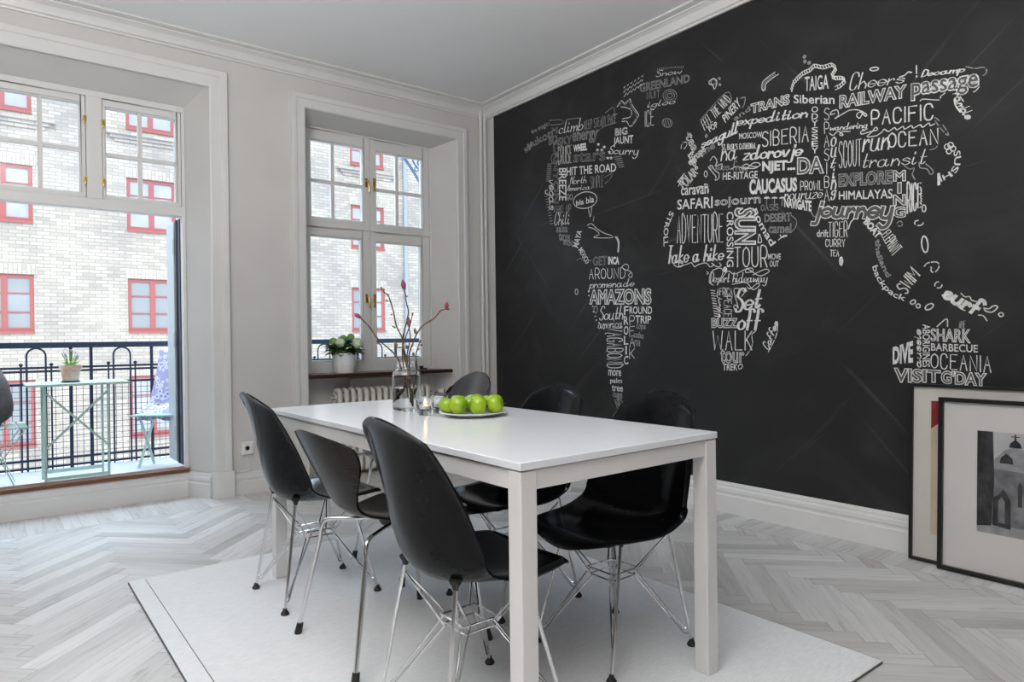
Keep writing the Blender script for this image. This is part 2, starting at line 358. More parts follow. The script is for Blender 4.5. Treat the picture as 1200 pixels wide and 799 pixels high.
sb.sweep([(1.155, 4.718, 0), (1.056, 4.912, 0), (.0, 4.912, 0), (-.085, 4.718, 0)], skirt(.165, .022))
struct(obj('baseboard_left', sb, M['trim'], angle=25))
cas = [(0, 0), (0, .018), (.010, .023), (.070, .023), (.076, .030), (.090, .033), (.110, .033), (.115, .026), (.115, 0)]
dc = MB().sweep([(-.09, YA, .165), (-.09, YA, 2.71), (1.16, YA, 2.71), (1.16, YA, .165)], cas, (0, -1, 0))
for a, b in ((1.15, 1.287), (-.217, -.08)):
    dc.prism([(a, YA), (a, 4.665), (a+.012, 4.66), (b-.006, 4.66), (b, 4.668), (b, YA)], 0, .172)
struct(obj('trim_2', dc, M['trim'], angle=25))
wc = MB().sweep([(1.806, YA, 0), (1.806, YA, 2.70), (3.098, YA, 2.70), (3.098, YA, 0)], [(a*.87, b) for a, b in cas], (0, -1, 0))
struct(obj('trim_3', wc, M['trim'], angle=25))

# windows: a sash is a mitred frame with its pane and glazing bars
def sash(parent, x0, x1, z0, z1, gx0, gx1, gz0, gz1, y=4.925, bars=None, name='sash'):
    m = MB(); d = .05
    def ring(a0, a1, b0, b1, c0, c1, d0, d1, ya, yb):
        m.box(a0, ya, b0, c0, yb, b1); m.box(c1, ya, b0, a1, yb, b1); m.box(c0, ya, b0, c1, yb, d0); m.box(c0, ya, d1, c1, yb, b1)
    ring(x0, x1, z0, z1, gx0-.008, gx1+.008, gz0-.008, gz1+.008, y, y+d)
    ring(gx0-.008, gx1+.008, gz0-.008, gz1+.008, gx0, gx1, gz0, gz1, y+.012, y+d)
    o = obj(name, m, M['frame'], parent, smooth=False, bevel=.003)
    if bars:
        bx, bz = bars
        b = MB().box(bx-.0125, y+.018, gz0, bx+.0125, y+.044, gz1).box(gx0, y+.018, bz-.0125, bx-.0125, y+.044, bz+.0125).box(bx+.0125, y+.018, bz-.0125, gx1, y+.044, bz+.0125)
        obj('glazing_bars', b, M['frame'], o, smooth=False)
    obj('pane', MB().box(gx0, y+.029, gz0, gx1, y+.033, gz1), M['pane'], o, smooth=False)
    return o
dr = bpy.data.objects.new('door_1', None); COL.objects.link(dr); struct(dr)
fm = MB().box(.0, 4.915, 2.575, 1.056, 4.985, 2.612).box(.0, 4.912, 1.876, 1.056, 4.985, 1.938).box(.0, 4.915, .185, .022, 4.985, 2.575).box(1.036, 4.915, .185, 1.056, 4.985, 2.575).box(.492, 4.912, 1.938, .578, 4.985, 2.575)
obj('door_frame', fm, M['frame'], dr, smooth=False, bevel=.003)
obj('threshold', MB().box(.002, 4.885, .163, 1.054, 5.0, .188), M['brownwood'], dr, smooth=False, bevel=.004)
s1 = sash(dr, .024, .490, 1.940, 2.573, .062, .458, 1.976, 2.524, bars=(.258, 2.240), name='transom_sash')
s2 = sash(dr, .580, 1.034, 1.940, 2.573, .602, 1.003, 1.974, 2.520, bars=(.794, 2.230), name='transom_sash')
for s, hx, zz in ((s1, .486, (2.425, 2.045)), (s2, .584, (2.415, 2.047))):
    for z in zz:
        h = MB().box(hx-.010, 4.906, z-.006, hx+.010, 4.925, z+.022).tube([(hx, 4.905, z+.016), (hx+.002, 4.896, z+.004), (hx-.002, 4.894, z-.02), (hx-.006, 4.898, z-.034)], .0045, 6)
        obj('catch', h, M['brass'], s, smooth=True)
obj('jamb_lining', MB().box(1.030, 4.99, .20, 1.052, 5.145, 1.872).box(1.022, 5.06, .2, 1.030, 5.075, 1.872), M['navy'], dr, smooth=False)
def leaf(x0, x1):
    l = MB().box(x0, 5.15, .2, x1, 5.375, 1.874)
    o = obj('door_leaf', l, M['leafgrey'], dr, smooth=False, bevel=.003)
    hx = x0 if x0 > .5 else x1
    for z in (1.70, 1.05, .40): obj('hinge', MB().tube([(hx, 5.147, z-.05), (hx, 5.147, z+.05)], .008, 8), M['leafgrey'], o)
leaf(1.024, 1.056); leaf(.008, .042)
win = bpy.data.objects.new('window_1', None); COL.objects.link(win); struct(win)
fr = MB().box(1.87, 4.92, .786, 1.884, 4.985, 2.652).box(2.962, 4.92, .786, 2.978, 4.985, 2.652).box(1.884, 4.92, 2.638, 2.962, 4.985, 2.652).box(1.884, 4.92, .786, 2.962, 4.985, .802)
fr.box(1.884, 4.935, 1.889, 2.962, 4.985, 1.905).box(2.411, 4.935, .802, 2.424, 4.985, 1.889).box(2.411, 4.935, 1.905, 2.424, 4.985, 2.638)
obj('window_frame', fr, M['frame'], win, smooth=False)
wsh = [sash(win, 1.886, 2.413, 1.902, 2.636, 1.937, 2.357, 1.976, 2.553, bars=(2.112, 2.252)), sash(win, 2.422, 2.960, 1.902, 2.636, 2.478, 2.896, 1.970, 2.546, bars=(2.668, 2.243)),
       sash(win, 1.886, 2.413, .804, 1.892, 1.927, 2.337, .880, 1.826), sash(win, 2.422, 2.960, .804, 1.892, 2.469, 2.879, .886, 1.815)]
for s, hx, z, sg in ((wsh[0], 2.383, 2.262, 1), (wsh[1], 2.452, 2.272, -1), (wsh[2], 2.376, 1.342, 1), (wsh[3], 2.444, 1.343, -1)):
    h = MB().box(hx-.009, 4.917, z-.014, hx+.009, 4.926, z+.055).tube([(hx, 4.920, z+.035), (hx, 4.898, z+.035), (hx+sg*.006, 4.892, z+.025), (hx+sg*.012, 4.892, z-.03), (hx+sg*.013, 4.895, z-.055)], [.006, .006, .0065, .007, .008], 8)
    obj('handle', h, M['brass'], s)
for s, zz in ((wsh[1], (2.52, 2.02)), (wsh[3], (1.70, 1.30, .95))):
    for z in zz: obj('hinge', MB().tube([(2.968, 4.916, z-.035), (2.968, 4.916, z+.035)], .007, 8), M['frame'], s)
sl = MB().prism([(1.806, 4.672), (3.018, 4.672), (3.018, 4.74), (2.978, 4.925), (1.87, 4.925), (1.806, 4.75)], .757, .785)
obj('window_sill', sl, M['darkwood'], win, smooth=False, bevel=.004)

# ------------------------------------------------------------------ chairs
def shell(spine, half, edge, kx, ky, lip, lipw, nu=26, nv=44, th=.006, topk=None):
    P = [Vector((x, 0, z)) for x, z in spine]; C_ = catmull(P, 8); Ls = [0]
    for a, b in zip(C_, C_[1:]): Ls.append(Ls[-1] + (b-a).length)
    T = Ls[-1]
    def at(t):
        d = min(max(t, 0), 1)*T
        for i in range(len(C_)-1):
            if Ls[i+1] >= d or i == len(C_)-2:
                u = (d-Ls[i])/(Ls[i+1]-Ls[i]); p = C_[i].lerp(C_[i+1], u); tg = (C_[i+1]-C_[i]).normalized()
                tg2 = (C_[min(i+2, len(C_)-1)]-C_[max(i-1, 0)]).normalized(); return p, tg2
    def lin(tab, t):
        for (a, va), (b, vb) in zip(tab, tab[1:]):
            if t <= b: return va + (vb-va)*max(0, (t-a)/(b-a))
        return tab[-1][1]
    def interp(tab, t): return sum(lin(tab, min(1, max(0, t+k*.018)))*w for k, w in zip(range(-4, 5), (1, 2, 3, 4, 5, 4, 3, 2, 1)))/25
    m = MB()
    def fn(u, v):
        a, b = 2*u-1, 2*v-1
        k1 = kx; k2 = (topk if (topk is not None and b > 0) else ky)
        x = a*math.sqrt(max(0, 1-k1*b*b/2)) if abs(b) < 1 or True else a
        wk = k2
        y = b*math.sqrt(max(0, 1-wk*a*a/2))
        xx = a*math.sqrt(max(0, 1-(topk if (topk is not None and b > 0) else kx)*b**4/2))
        t = (y+1)/2; p, tg = at(t); N = Vector((tg.z, 0, -tg.x)); s = xx
        w = interp(half, t); r = interp(edge, t)*s*s
        mm = max(abs(a), abs(b)); q = max(0, (mm-(1-lipw))/lipw)
        r -= lip*q*q
        return tuple(p + N*r + Vector((0, s*w, 0)))
    m.grid(fn, nu, nv)
    # back side
    vs = [Vector(v) for v in m.v]; W1 = nu+1; nrm = []
    for j in range(nv+1):
        for i in range(nu+1):
            du = vs[j*W1+min(i+1, nu)] - vs[j*W1+max(i-1, 0)]; dv = vs[min(j+1, nv)*W1+i] - vs[max(j-1, 0)*W1+i]
            n = du.cross(dv); nrm.append(n.normalized() if n.length > 1e-9 else Vector((0, 0, 1)))
    o = len(vs); m.v += [tuple(v + n*(-th)) for v, n in zip(vs, nrm)] ; m.f += [tuple(i+o for i in f[::-1]) for f in m.f[:]]; m.mi += [0]*len(m.mi)
    bd = [i for i in range(nu)] + [j*W1+nu for j in range(nv)] + [nv*W1+nu-i for i in range(nu)] + [(nv-j)*W1 for j in range(nv)]
    for i in range(len(bd)): a, b = bd[i], bd[(i+1) % len(bd)]; m.f.append((a, b, b+o, a+o)); m.mi.append(0)
    return m
DSR_SPINE = [(.248, .370), (.238, .397), (.202, .410), (.13, .403), (.04, .389), (-.05, .385), (-.118, .397), (-.164, .432), (-.192, .505), (-.212, .60), (-.229, .69), (-.248, .765), (-.272, .833)]
DSR_HALF = [(0, .195), (.12, .222), (.3, .232), (.48, .228), (.6, .220), (.75, .210), (.88, .200), (1, .188)]
DSR_EDGE = [(0, .004), (.12, .018), (.3, .040), (.46, .078), (.56, .095), (.7, .080), (.85, .052), (1, .030)]
def wire_chair(label, loc, rz, group):
    t = thing('wire_base_chair', label, 'chair', loc, rz, group)
    obj('seat_shell', shell(DSR_SPINE, DSR_HALF, DSR_EDGE, .5, .55, .008, .07, topk=.58), M['plastic'], t, angle=60)
    fx, fy, zc = .19, .172, .245
    top = {}
    for sx in (1, -1):
        for sy in (1, -1):
            f = Vector((sx*fx, sy*fy, .012)); mt = Vector((sx*.112 - .016, sy*.128, (.388 if sx > 0 else .407))); top[sx, sy] = mt
            l = MB().tube([f, mt], .0058, 8)
            hi = f + (mt-f)*.10
            n1 = Vector((sx*.056, sy*.040, zc-.014)); n2 = Vector((sx*.040, sy*.060, zc+.010))
            l.tube([hi + Vector((0, 0, -.012)), f + (mt-f)*.06 + Vector((-sx*.016, -sy*.012, .006)), n1], .0032, 6)
            l.tube([hi, f + (mt-f)*.085 + Vector((-sx*.014, -sy*.016, .012)), n2], .0032, 6)
            lo = obj('leg', l, M['chrome'], t)
            obj('foot_glide', MB().lathe([(.0, 0), (.014, 0), (.016, .004), (.013, .010), (.008, .016), (.007, .024), (0, .024)], 14, (f.x, f.y, 0)), M['rubber'], lo)
            obj('shock_mount', MB().lathe([(.0, -.014), (.007, -.014), (.009, -.004), (.015, .004), (.018, .012), (0, .014)], 14, (mt.x, mt.y, mt.z)), M['rubber'], t)
    w = MB()
    for z, e in ((zc+.012, .058), (zc-.012, .052)):
        w.tube([(e, e, z), (-e, e, z), (-e, -e, z), (e, -e, z)], .0032, 6, closed=True)
    for sx in (1, -1):
        for sy in (1, -1):
            mt = top[sx, sy]; q = Vector((sx*fx, sy*fy, .012)); p = mt + (q-mt)*.07
            w.tube([(sx*.060, sy*.040, zc-.012), p], .0032, 6).tube([(sx*.040, sy*.060, zc+.012), p], .0032, 6)
    obj('wire_cage', w, M['chrome'], t)
    return t
PLY_SPINE = [(.242, .432), (.227, .447), (.16, .452), (.06, .441), (-.05, .436), (-.125, .448), (-.172, .478), (-.200, .525), (-.228, .58), (-.258, .645), (-.288, .712), (-.297, .738)]
PLY_HALF = [(0, .172), (.1, .205), (.24, .212), (.38, .160), (.50, .096), (.58, .088), (.68, .128), (.80, .212), (.91, .275), (1, .29)]
PLY_EDGE = [(0, -.006), (.1, .004), (.3, .010), (.5, .012), (.62, .014), (.75, .035), (.9, .066), (1, .075)]
RND_HALF = [(0, .180), (.1, .212), (.24, .222), (.38, .185), (.50, .130), (.58, .122), (.68, .150), (.80, .215), (.91, .262), (1, .265)]
def ply_chair(name, label, loc, rz, group, half, topk, mt, arms=False, zs=1.0, xs=1.0):
    t = thing(name, label, 'chair', loc, rz, group)
    obj('seat_shell', shell([(x*xs, z*zs) for x, z in PLY_SPINE], half, PLY_EDGE, .45, .45, .0, .1, th=.009, topk=topk), mt, t, angle=60)
    zu = .436*zs
    obj('seat_mount', MB().lathe([(0, -.045), (.052, -.045), (.060, -.03), (.062, -.012), (0, -.012)], 20, (.02, 0, zu)), M['rubber'], t)
    for sx in (1, -1):
        for sy in (1, -1):
            p = catmull([(.02, sy*.02, zu-.03), (sx*.10+.01, sy*.10, zu-.032), (sx*.158, sy*.158, zu-.034), (sx*.176, sy*.172, zu-.055), (sx*.182, sy*.178, zu-.10)], 5) + [Vector((sx*.245, sy*.232, .012))]
            l = obj('leg', MB().tube(p, .0075, 10), M['chrome'], t)
            f = Vector((sx*.245, sy*.232, 0)); d = (p[-2]-p[-1]).normalized()
            obj('foot_cap', MB().tube([f + Vector((0, 0, 0)), f + Vector((0, 0, .004)), f + d*.034 + Vector((0, 0, .004))], [.0125, .013, .0115], 12), M['rubber'], l)
    if arms:
        for sy in (1, -1):
            p = catmull([(.04, sy*.13, zu-.022), (.14, sy*.20, zu-.026), (.27, sy*.258, zu-.015), (.315, sy*.268, zu+.04), (.295, sy*.27, zu+.09), (.20, sy*.272, zu+.125), (.08, sy*.272, zu+.145)], 6)
            ar = obj('armrest', MB().tube(p, .0075, 10), M['chrome'], t)
            q = MB().box(-.04, sy*.272-.02, zu+.142, .30, sy*.272+.02, zu+.166)
            obj('arm_pad', q, M['rubber'], ar, bevel=.009, seg=3)
    return t
CH = 'black chairs around the dining table'
wire_chair('black shell chair on wire legs, its back nearest the balcony door', (1.053, 2.683, .008), 0, CH)
ply_chair('plywood_chair', 'dark plywood chair with a waisted back flaring into two ears, on four plain chrome legs', (1.088, 2.09, .008), R(0), CH, PLY_HALF, .64, M['ply'])
wire_chair('black shell chair on wire legs closest to the camera, back turned to us', (1.045, 1.548, .008), R(0), CH)
wire_chair('black shell chair on wire legs facing us behind the near short table end', (1.635, 1.567, .008), R(180), CH)
wire_chair('black shell chair on wire legs whose back rises just right of the apple plate', (1.637, 2.112, .008), R(180), CH)
ply_chair('plywood_armchair', 'shiny dark chair with a rounded half-moon back rising behind the green apples', (1.585, 2.715, .008), R(180), CH, RND_HALF, 1.0, M['ply_gloss'], True, 1.17, 1.08)

# ------------------------------------------------------------------ rug and table
rg = thing('rug', 'large off-white flat woven rug under the dining table', 'rug', (.46, .952, 0))
obj('weave', MB().box(0, 0, 0, 1.742, 2.34, .008), M['rug'], rg, bevel=.003)
e = MB()
for x, y0, y1 in ((.0, .01, 2.33), (1.742, .01, 2.33)): e.tube([(x, y0, .004), (x, y1, .004)], .0036, 6)
for y in (0, 2.34): e.tube([(.01, y, .004), (1.732, y, .004)], .003, 6)
e.box(.062, .02, .0075, .0645, 2.32, .0088)
obj('bound_edge', e, M['rug_edge'], rg)
tb = thing('dining_table', 'long white dining table with square legs standing on the off-white rug', 'table', (.975, 1.226, .008), .0081)
TW, TL, TH, TT = .774, 1.736, .732, .0195
obj('table_top', MB().box(0, 0, TH-TT, TW, TL, TH), M['table'], tb, smooth=False, bevel=.002)
for x in (.003, TW-.053):
    for y in (.003, TL-.053): obj('leg', MB().box(x, y, 0, x+.05, y+.05, TH-TT-.003), M['table_leg'], tb, smooth=False, bevel=.003)
z0, z1 = TH-TT-.050, TH-TT-.003
for a in ((.008, .053, .030, TL-.053), (TW-.030, .053, TW-.008, TL-.053), (.053, .008, TW-.053, .030), (.053, TL-.030, TW-.053, TL-.008)):
    obj('apron', MB().box(a[0], a[1], z0, a[2], a[3], z1), M['table_leg'], tb, smooth=False)
ZT = .740

# ------------------------------------------------------------------ on the table
va = thing('glass_jar', 'clear glass jar half full of water holding the magnolia twigs', 'vase', (1.372, 2.478, ZT), R(-37.9))
prof_o = [(0, 0), (.050, 0), (.058, .004), (.060, .012), (.060, .020), (.060, .130), (.060, .140), (.057, .158), (.044, .170), (.040, .176), (.040, .192), (.043, .196), (.043, .202)]
prof_i = [(.039, .202), (.037, .192), (.037, .178), (.042, .168), (.0545, .155), (.0572, .140), (.0572, .130), (.0572, .022), (.0572, .014), (.053, .009), (0, .008)]
obj('jar', MB().lathe(prof_o + prof_i, 40), M['glass'], va)
obj('water', MB().lathe([(0, .0075), (.053, .0085), (.0578, .0140), (.0578, .02), (.0578, .09), (.0578, .092), (0, .092)], 40), M['water'], va)
def bud(par, p, d, L, r, m, nm='flower_bud'):
    d = Vector(d).normalized(); p = Vector(p); pts = [p + d*L*k/8 for k in range(9)]
    return obj(nm, MB().tube(pts, [r*max(.03, sin(pi*min(1, .14+.86*(k/8)**1.0))**.75)*(1 if k < 8 else .2) for k in range(9)], 8), m, par)
def twig(label, pts, r0, r1, buds=(), nodes=()):
    t = thing('magnolia_twig', label, 'branch', (1.372, 2.478, ZT), R(-37.9), 'magnolia twigs in the glass jar')
    P = catmull([(x, y, z) for x, y, z in pts], 5); n = len(P)
    rr = [r0 + (r1-r0)*i/(n-1) + (.0007 if i % 7 == 3 else 0) for i in range(n)]
    obj('stem', MB().tube(P, rr, 7), M['bark'], t)
    for p, d, L, r, c in buds: bud(t, p, d, L, r, M[c], 'flower_bud' if c == 'bud_pink' else 'leaf_bud')
    return t
S_ = .00354           # metres per photo pixel at the jar's depth
def tp(px, py, y=0): return ((px-475.5)*S_, y, (482-py)*S_)
def zz(x, y, d=0): return tp(400 + x*.2254, 320 + y*.2254, d)
def bd(x, y, dx, dy, L, r, c, d=0): return (zz(x, y, d), (dx, .0, -dy), L, r, c)
twig('magnolia twig reaching furthest left with a closed pink bud over the window frame', [zz(285, 672, .02), zz(322, 610, .008), zz(330, 560), zz(312, 510, -.012), zz(292, 450, -.012), zz(250, 402, -.01), zz(193, 352, -.01), zz(150, 290, -.01), zz(102, 238, -.01)], .0042, .0024,
     [bd(102, 236, -1, -.65, .034, .0085, 'bud_pink', -.01), bd(104, 236, -.6, -.7, .014, .006, 'bud_brown', -.01), bd(190, 356, -.8, .5, .010, .003, 'bud_brown', -.01)])
twig('upright bare magnolia twig left of centre, hooked at its tip without any flower', [zz(362, 690, -.02), zz(350, 620, -.005), zz(342, 540), zz(338, 470, .006), zz(318, 400, .008), zz(312, 345, .01), zz(282, 280, .01), zz(266, 200, .01), zz(243, 125, .01), zz(222, 105, .01), zz(206, 82, .01)], .0042, .0022,
     [bd(208, 84, -.4, -1, .010, .004, 'bud_brown', .01), bd(240, 152, -1, -.5, .014, .0035, 'bud_brown', .01), bd(278, 290, -1, -.5, .017, .0035, 'bud_brown', .01), bd(263, 222, -1, -.2, .009, .003, 'bud_brown', .01), bd(240, 120, 1, -.9, .009, .0028, 'bud_brown', .01)])
twig('tallest magnolia twig ending in the topmost pink bud', [zz(345, 680, .02), zz(345, 600, .012), zz(340, 520, .012), zz(322, 450, .018), zz(312, 390, .02), zz(318, 320, .02), zz(334, 260, .02), zz(344, 205, .02), zz(334, 160, .02), zz(330, 120, .02), zz(325, 88, .02)], .004, .0022,
     [bd(323, 86, -.15, -1, .040, .0105, 'bud_pink', .02), bd(325, 92, -.1, -1, .014, .0062, 'bud_brown', .02), bd(332, 128, .9, -.4, .010, .003, 'bud_brown', .02)])
twig('long magnolia twig arching far right to a pink bud beside the window jamb', [zz(276, 680, -.01), zz(318, 605, -.002), zz(345, 545, .004), zz(352, 480, -.01), zz(352, 430, -.014), zz(374, 370, -.02), zz(396, 320, -.02), zz(432, 276, -.02), zz(482, 246, -.02), zz(520, 206, -.02), zz(550, 198, -.02)], .0042, .0022,
     [bd(548, 196, .1, -1, .030, .009, 'bud_pink', -.02), bd(550, 199, .9, -.1, .014, .0045, 'bud_brown', -.02), bd(388, 325, -.15, -1, .027, .0062, 'bud_brown', -.02)])
twig('short magnolia twig in the middle carrying the lowest pink bud', [zz(358, 700, .0), zz(348, 600, .02), zz(338, 500, .018), zz(335, 430, .02), zz(352, 350, .02), zz(350, 315, .02), zz(345, 290, .02)], .0034, .002,
     [bd(345, 284, 0, -1, .040, .0082, 'bud_pink', .02), bd(335, 402, -.2, -1, .020, .006, 'bud_brown', .02), bd(345, 288, 0, -1, .012, .005, 'bud_brown', .02)])
twig('short leafless magnolia twig between the middle bud and the right arching twig', [zz(345, 650, -.03), zz(335, 560, -.012), zz(322, 480, -.02), zz(318, 400, -.02), zz(338, 335, -.02), zz(360, 275, -.02), zz(372, 226, -.02)], .0032, .002,
     [bd(371, 228, .3, -1, .014, .0042, 'bud_brown', -.02), bd(358, 272, -1, -.4, .01, .003, 'bud_brown', -.02), bd(290, 390, -.45, -1, .026, .007, 'bud_brown', -.02), bd(318, 392, -1, .1, .024, .003, 'bud_brown', -.02)])
twig('lowest right magnolia twig with a small forked brown tip above the jar rim', [zz(352, 640, .03), zz(376, 560, .028), zz(384, 500, .022), zz(380, 440, .02), zz(396, 380, .02), zz(402, 368, .02)], .003, .002,
     [bd(402, 372, .3, -1, .016, .004, 'bud_brown', .02), bd(398, 382, 1, -.02, .018, .003, 'bud_brown', .02), bd(370, 440, -.2, -1, .018, .006, 'bud_brown', .02), bd(390, 410, .6, -1, .014, .004, 'bud_brown', .02)])
def tealight(label, loc, lit, rz):
    t = thing('tealight_holder', label, 'candle holder', loc, rz, 'glass tealight holders')
    def sq(r, z, n=24):
        return [(r*math.copysign(abs(cos(2*pi*k/n))**.55, cos(2*pi*k/n)), r*math.copysign(abs(sin(2*pi*k/n))**.55, sin(2*pi*k/n)), z) for k in range(n)]
    m = MB(); lv = [(.022, 0), (.026, .002), (.029, .022), (.0335, .068), (.031, .069), (.0265, .026), (.018, .020)]
    vs = []; n = 24
    for r, z in lv: vs += sq(r, z)
    fs = [(i*n+k, i*n+(k+1) % n, (i+1)*n+(k+1) % n, (i+1)*n+k) for i in range(len(lv)-1) for k in range(n)] + [tuple(range(n))[::-1], tuple(range((len(lv)-1)*n, len(lv)*n))]
    m.add(vs, fs); obj('glass_cup', m, M['glass'], t, angle=50)
    c = obj('tealight', MB().lathe([(0, .0205), (.0195, .0205), (.0195, .034), (.0185, .034), (.0185, .032)], 24), M['tin'], t)
    obj('wax', MB().lathe([(0, .0225), (.0183, .0225), (.0183, .0325), (0, .0325)], 24), M['wax'], c)
    if lit: obj('flame', MB().lathe([(0, .037), (.003, .040), (.0042, .045), (.003, .053), (.0012, .060), (0, .063)], 12), M['flame'], c)
    else: obj('wick', MB().tube([(0, 0, .032), (.001, 0, .040)], .0008, 6), M['rubber'], c)
tealight('square glass tealight holder with a burning candle in front of the other one', (1.325, 2.252, ZT), True, R(-10))
tealight('square glass tealight holder half hidden behind the burning one, beside the apples', (1.408, 2.278, ZT), False, R(-24))
PX, PY = 1.452, 2.112
pl = thing('plate', 'round white plate carrying the heap of green apples', 'plate', (PX, PY, ZT), R(-37.9))
obj('dish', MB().lathe([(0, 0), (.072, 0), (.076, .004), (.10, .0075), (.128, .015), (.130, .0175), (.127, .0185), (.098, .0115), (.074, .0085), (0, .0080)], 56), M['porcelain'], pl)
def apple_mesh():
    r = .0345; pr = []
    for i in range(15):
        a = pi*i/14; rr = r*(sin(a))*(1.0 + .06*cos(a)); z = -r*.93*cos(a)
        if i >= 11: z -= .0085*((i-10)/4)**1.6*1.3
        if i <= 2: z += .004*((3-i)/3)**1.5
        pr.append((max(rr, 0), z))
    return MB().lathe(pr, 26, jit=lambda a, z: .018*cos(5*a)*(.4 - z/.07) + .012*cos(2*a+1)).mesh('apple_skin', M['apple'], angle=80)
AM = apple_mesh(); ST = MB().tube([(0, 0, .018), (.001, 0, .027), (.004, .001, .037)], [.0013, .0012, .0018], 6).mesh('apple_stem', M['bark'])
apple0 = None
for lab, lx, ly, lz, tilt, az, sc in (
    ('green apple at the left end of the plate, nearest the tealights', -.096, .004, .0415, 20, 20, .98),
    ('green apple second from left in the front row, dimple turned lower right', -.050, -.046, .0455, 105, 330, 1.03),
    ('yellowish green apple third from the left in the front row of the plate', .024, -.050, .0455, 100, 15, 1.04),
    ('green apple at the right end of the plate with its stem end facing right', .086, -.018, .0460, 84, 345, 1.08),
    ('green apple at the back left, peeping over the left end apple', -.060, .066, .0450, 10, 70, 1.03),
    ('green apple in the second row between the two middle front apples', -.012, .024, .0460, 25, 200, 1.06),
    ('green apple at the very back of the plate, only its top right showing', .012, .094, .0440, 35, 90, .98),
    ('green apple at the back right with its little stem standing up', .064, .052, .0450, 6, 0, 1.02)):
    c_, s_ = cos(R(-37.9)), sin(R(-37.9)); loc = (PX + lx*c_ - ly*s_, PY + lx*s_ + ly*c_, ZT + lz - .0005)
    a = bpy.data.objects.new('apple', AM); COL.objects.link(a); tag(a, lab, 'apple', 'green apples on the plate'); a.location = loc
    a.rotation_euler = Matrix.Rotation(R(az-37.9), 4, 'Z').to_3x3().to_4x4().to_euler(); a.rotation_euler = (Matrix.Rotation(R(az-37.9), 3, 'Z') @ Matrix.Rotation(R(tilt), 3, 'Y')).to_euler(); a.scale = (sc, sc, sc)
    s = bpy.data.objects.new('stem', ST); COL.objects.link(s); s.parent = a

# ------------------------------------------------------------------ by the window
hp = thing('potted_hydrangea', 'white flowering hydrangea in a white pot on the dark window sill', 'plant', (2.135, 4.822, .785))
obj('plant_pot', MB().lathe([(0, 0), (.078, 0), (.080, .003), (.081, .050), (.0795, .0515), (.0795, .0535), (.083, .055), (.085, .150), (.083, .152), (.079, .148), (.076, .128), (0, .128)], 40), M['pot'], hp)
fo = MB(); rnd = random.Random(3)
def leafquad(mb, p, d, up, L, Wd, mi=0):
    d = Vector(d).normalized(); sd = d.cross(Vector(up)); sd = sd.normalized() if sd.length > 1e-4 else Vector((1, 0, 0)); n = sd.cross(d); p = Vector(p); vs = []
    for t, w, dr in ((0, .08, 0), (.22, .75, .04), (.5, 1, .05), (.78, .62, -.02), (1, .02, -.16)):
        c = p + d*L*t + n*L*dr
        vs += [c - sd*Wd*w + n*Wd*w*.3, c, c + sd*Wd*w + n*Wd*w*.3]
    fs = [(i*3+k, i*3+k+1, i*3+k+4, i*3+k+3) for i in range(4) for k in (0, 1)]
    mb.add(vs, fs, mi)
for k in range(120):
    a = rnd.uniform(0, 2*pi); r = rnd.uniform(.02, .10); z = rnd.uniform(.140, .215); 
    d = Vector((cos(a), sin(a), rnd.uniform(-.25, .55))); leafquad(fo, (r*cos(a), r*sin(a)*.75, z), d, (0, 0, 1), rnd.uniform(.055, .080), rnd.uniform(.026, .038), 0 if rnd.random() < .8 else 1)
for k in range(6): a = k*1.05; fo.tube([(.01*cos(a), .01*sin(a), .12), (.05*cos(a), .04*sin(a), .20)], .003, 6)
obj('foliage', fo, [M['leaf'], M['leaf_pale']], hp)
for (x, y, z, r, c) in ((-.095, -.02, .238, .028, 1), (-.058, -.065, .226, .033, 0), (.0, .015, .256, .030, 1), (.070, -.075, .222, .042, 0), (.055, .0, .270, .026, 1), (-.03, -.02, .252, .026, 1)):
    fl = MB()
    for k in range(80):
        zc = 1 - 1.45*(k+.5)/80; ph = k*2.39996; rr = math.sqrt(max(0, 1-zc*zc)); n = Vector((rr*cos(ph), rr*sin(ph), zc)); p = Vector((x, y, z)) + n*r
        t1 = n.orthogonal().normalized(); t2 = n.cross(t1)
        for q in range(4):
            a = q*pi/2 + k; d = t1*cos(a) + t2*sin(a); e = t1*-sin(a) + t2*cos(a); w = .0085
            fl.add([p, p + d*w*.6 + e*w*.5 + n*.001, p + d*w*1.15 + n*.002, p + d*w*.6 - e*w*.5 + n*.001], [(0, 1, 2, 3)])
    fl.ball((x, y, z), r*.93, 14)
    obj('flower_head', fl, M['petal'] if c == 0 else M['leaf_pale'], hp, fix=False)
hk = MB().box(-.03, -.012, 0, .03, .012, .012).box(-.034, -.005, .012, .0, .005, .030).tube([(-.03, 0, .02), (-.045, 0, .024), (-.05, 0, .016)], .003, 6)
o = obj('window_latch', hk, M['iron'], smooth=False, bevel=.002); o.location = (2.83, 4.83, .785); tag(o, 'small dark latch lying on the window sill behind the glass jar', 'latch')
rd = thing('radiator', 'cream white column radiator in the niche below the window sill', 'radiator', (2.05, 4.83, 0))
NS = 15
for k in range(NS):
    x = .03 + k*.0545; s = MB()
    for y in (-.045, .045): s.tube(catmull([(x, y, .075), (x, y, .11), (x, y, .58), (x, y, .61)], 3), .0195, 10)
    s.tube(catmull([(x, -.045, .61), (x, -.038, .643), (x, 0, .656), (x, .038, .643), (x, .045, .61)], 4), .0195, 10)
    s.tube(catmull([(x, -.045, .075), (x, -.038, .052), (x, 0, .045), (x, .038, .052), (x, .045, .075)], 4), .0195, 10)
    s.tube([(x-.0265, 0, .600), (x+.0265, 0, .600)], .021, 10).tube([(x-.0265, 0, .09), (x+.0265, 0, .09)], .021, 10)
    obj('radiator_section', s, M['radiator'], rd)
for x in (.03, .03+14*.0545): obj('foot', MB().box(x-.02, -.045, 0, x+.02, .045, .04), M['radiator'], rd, bevel=.006)
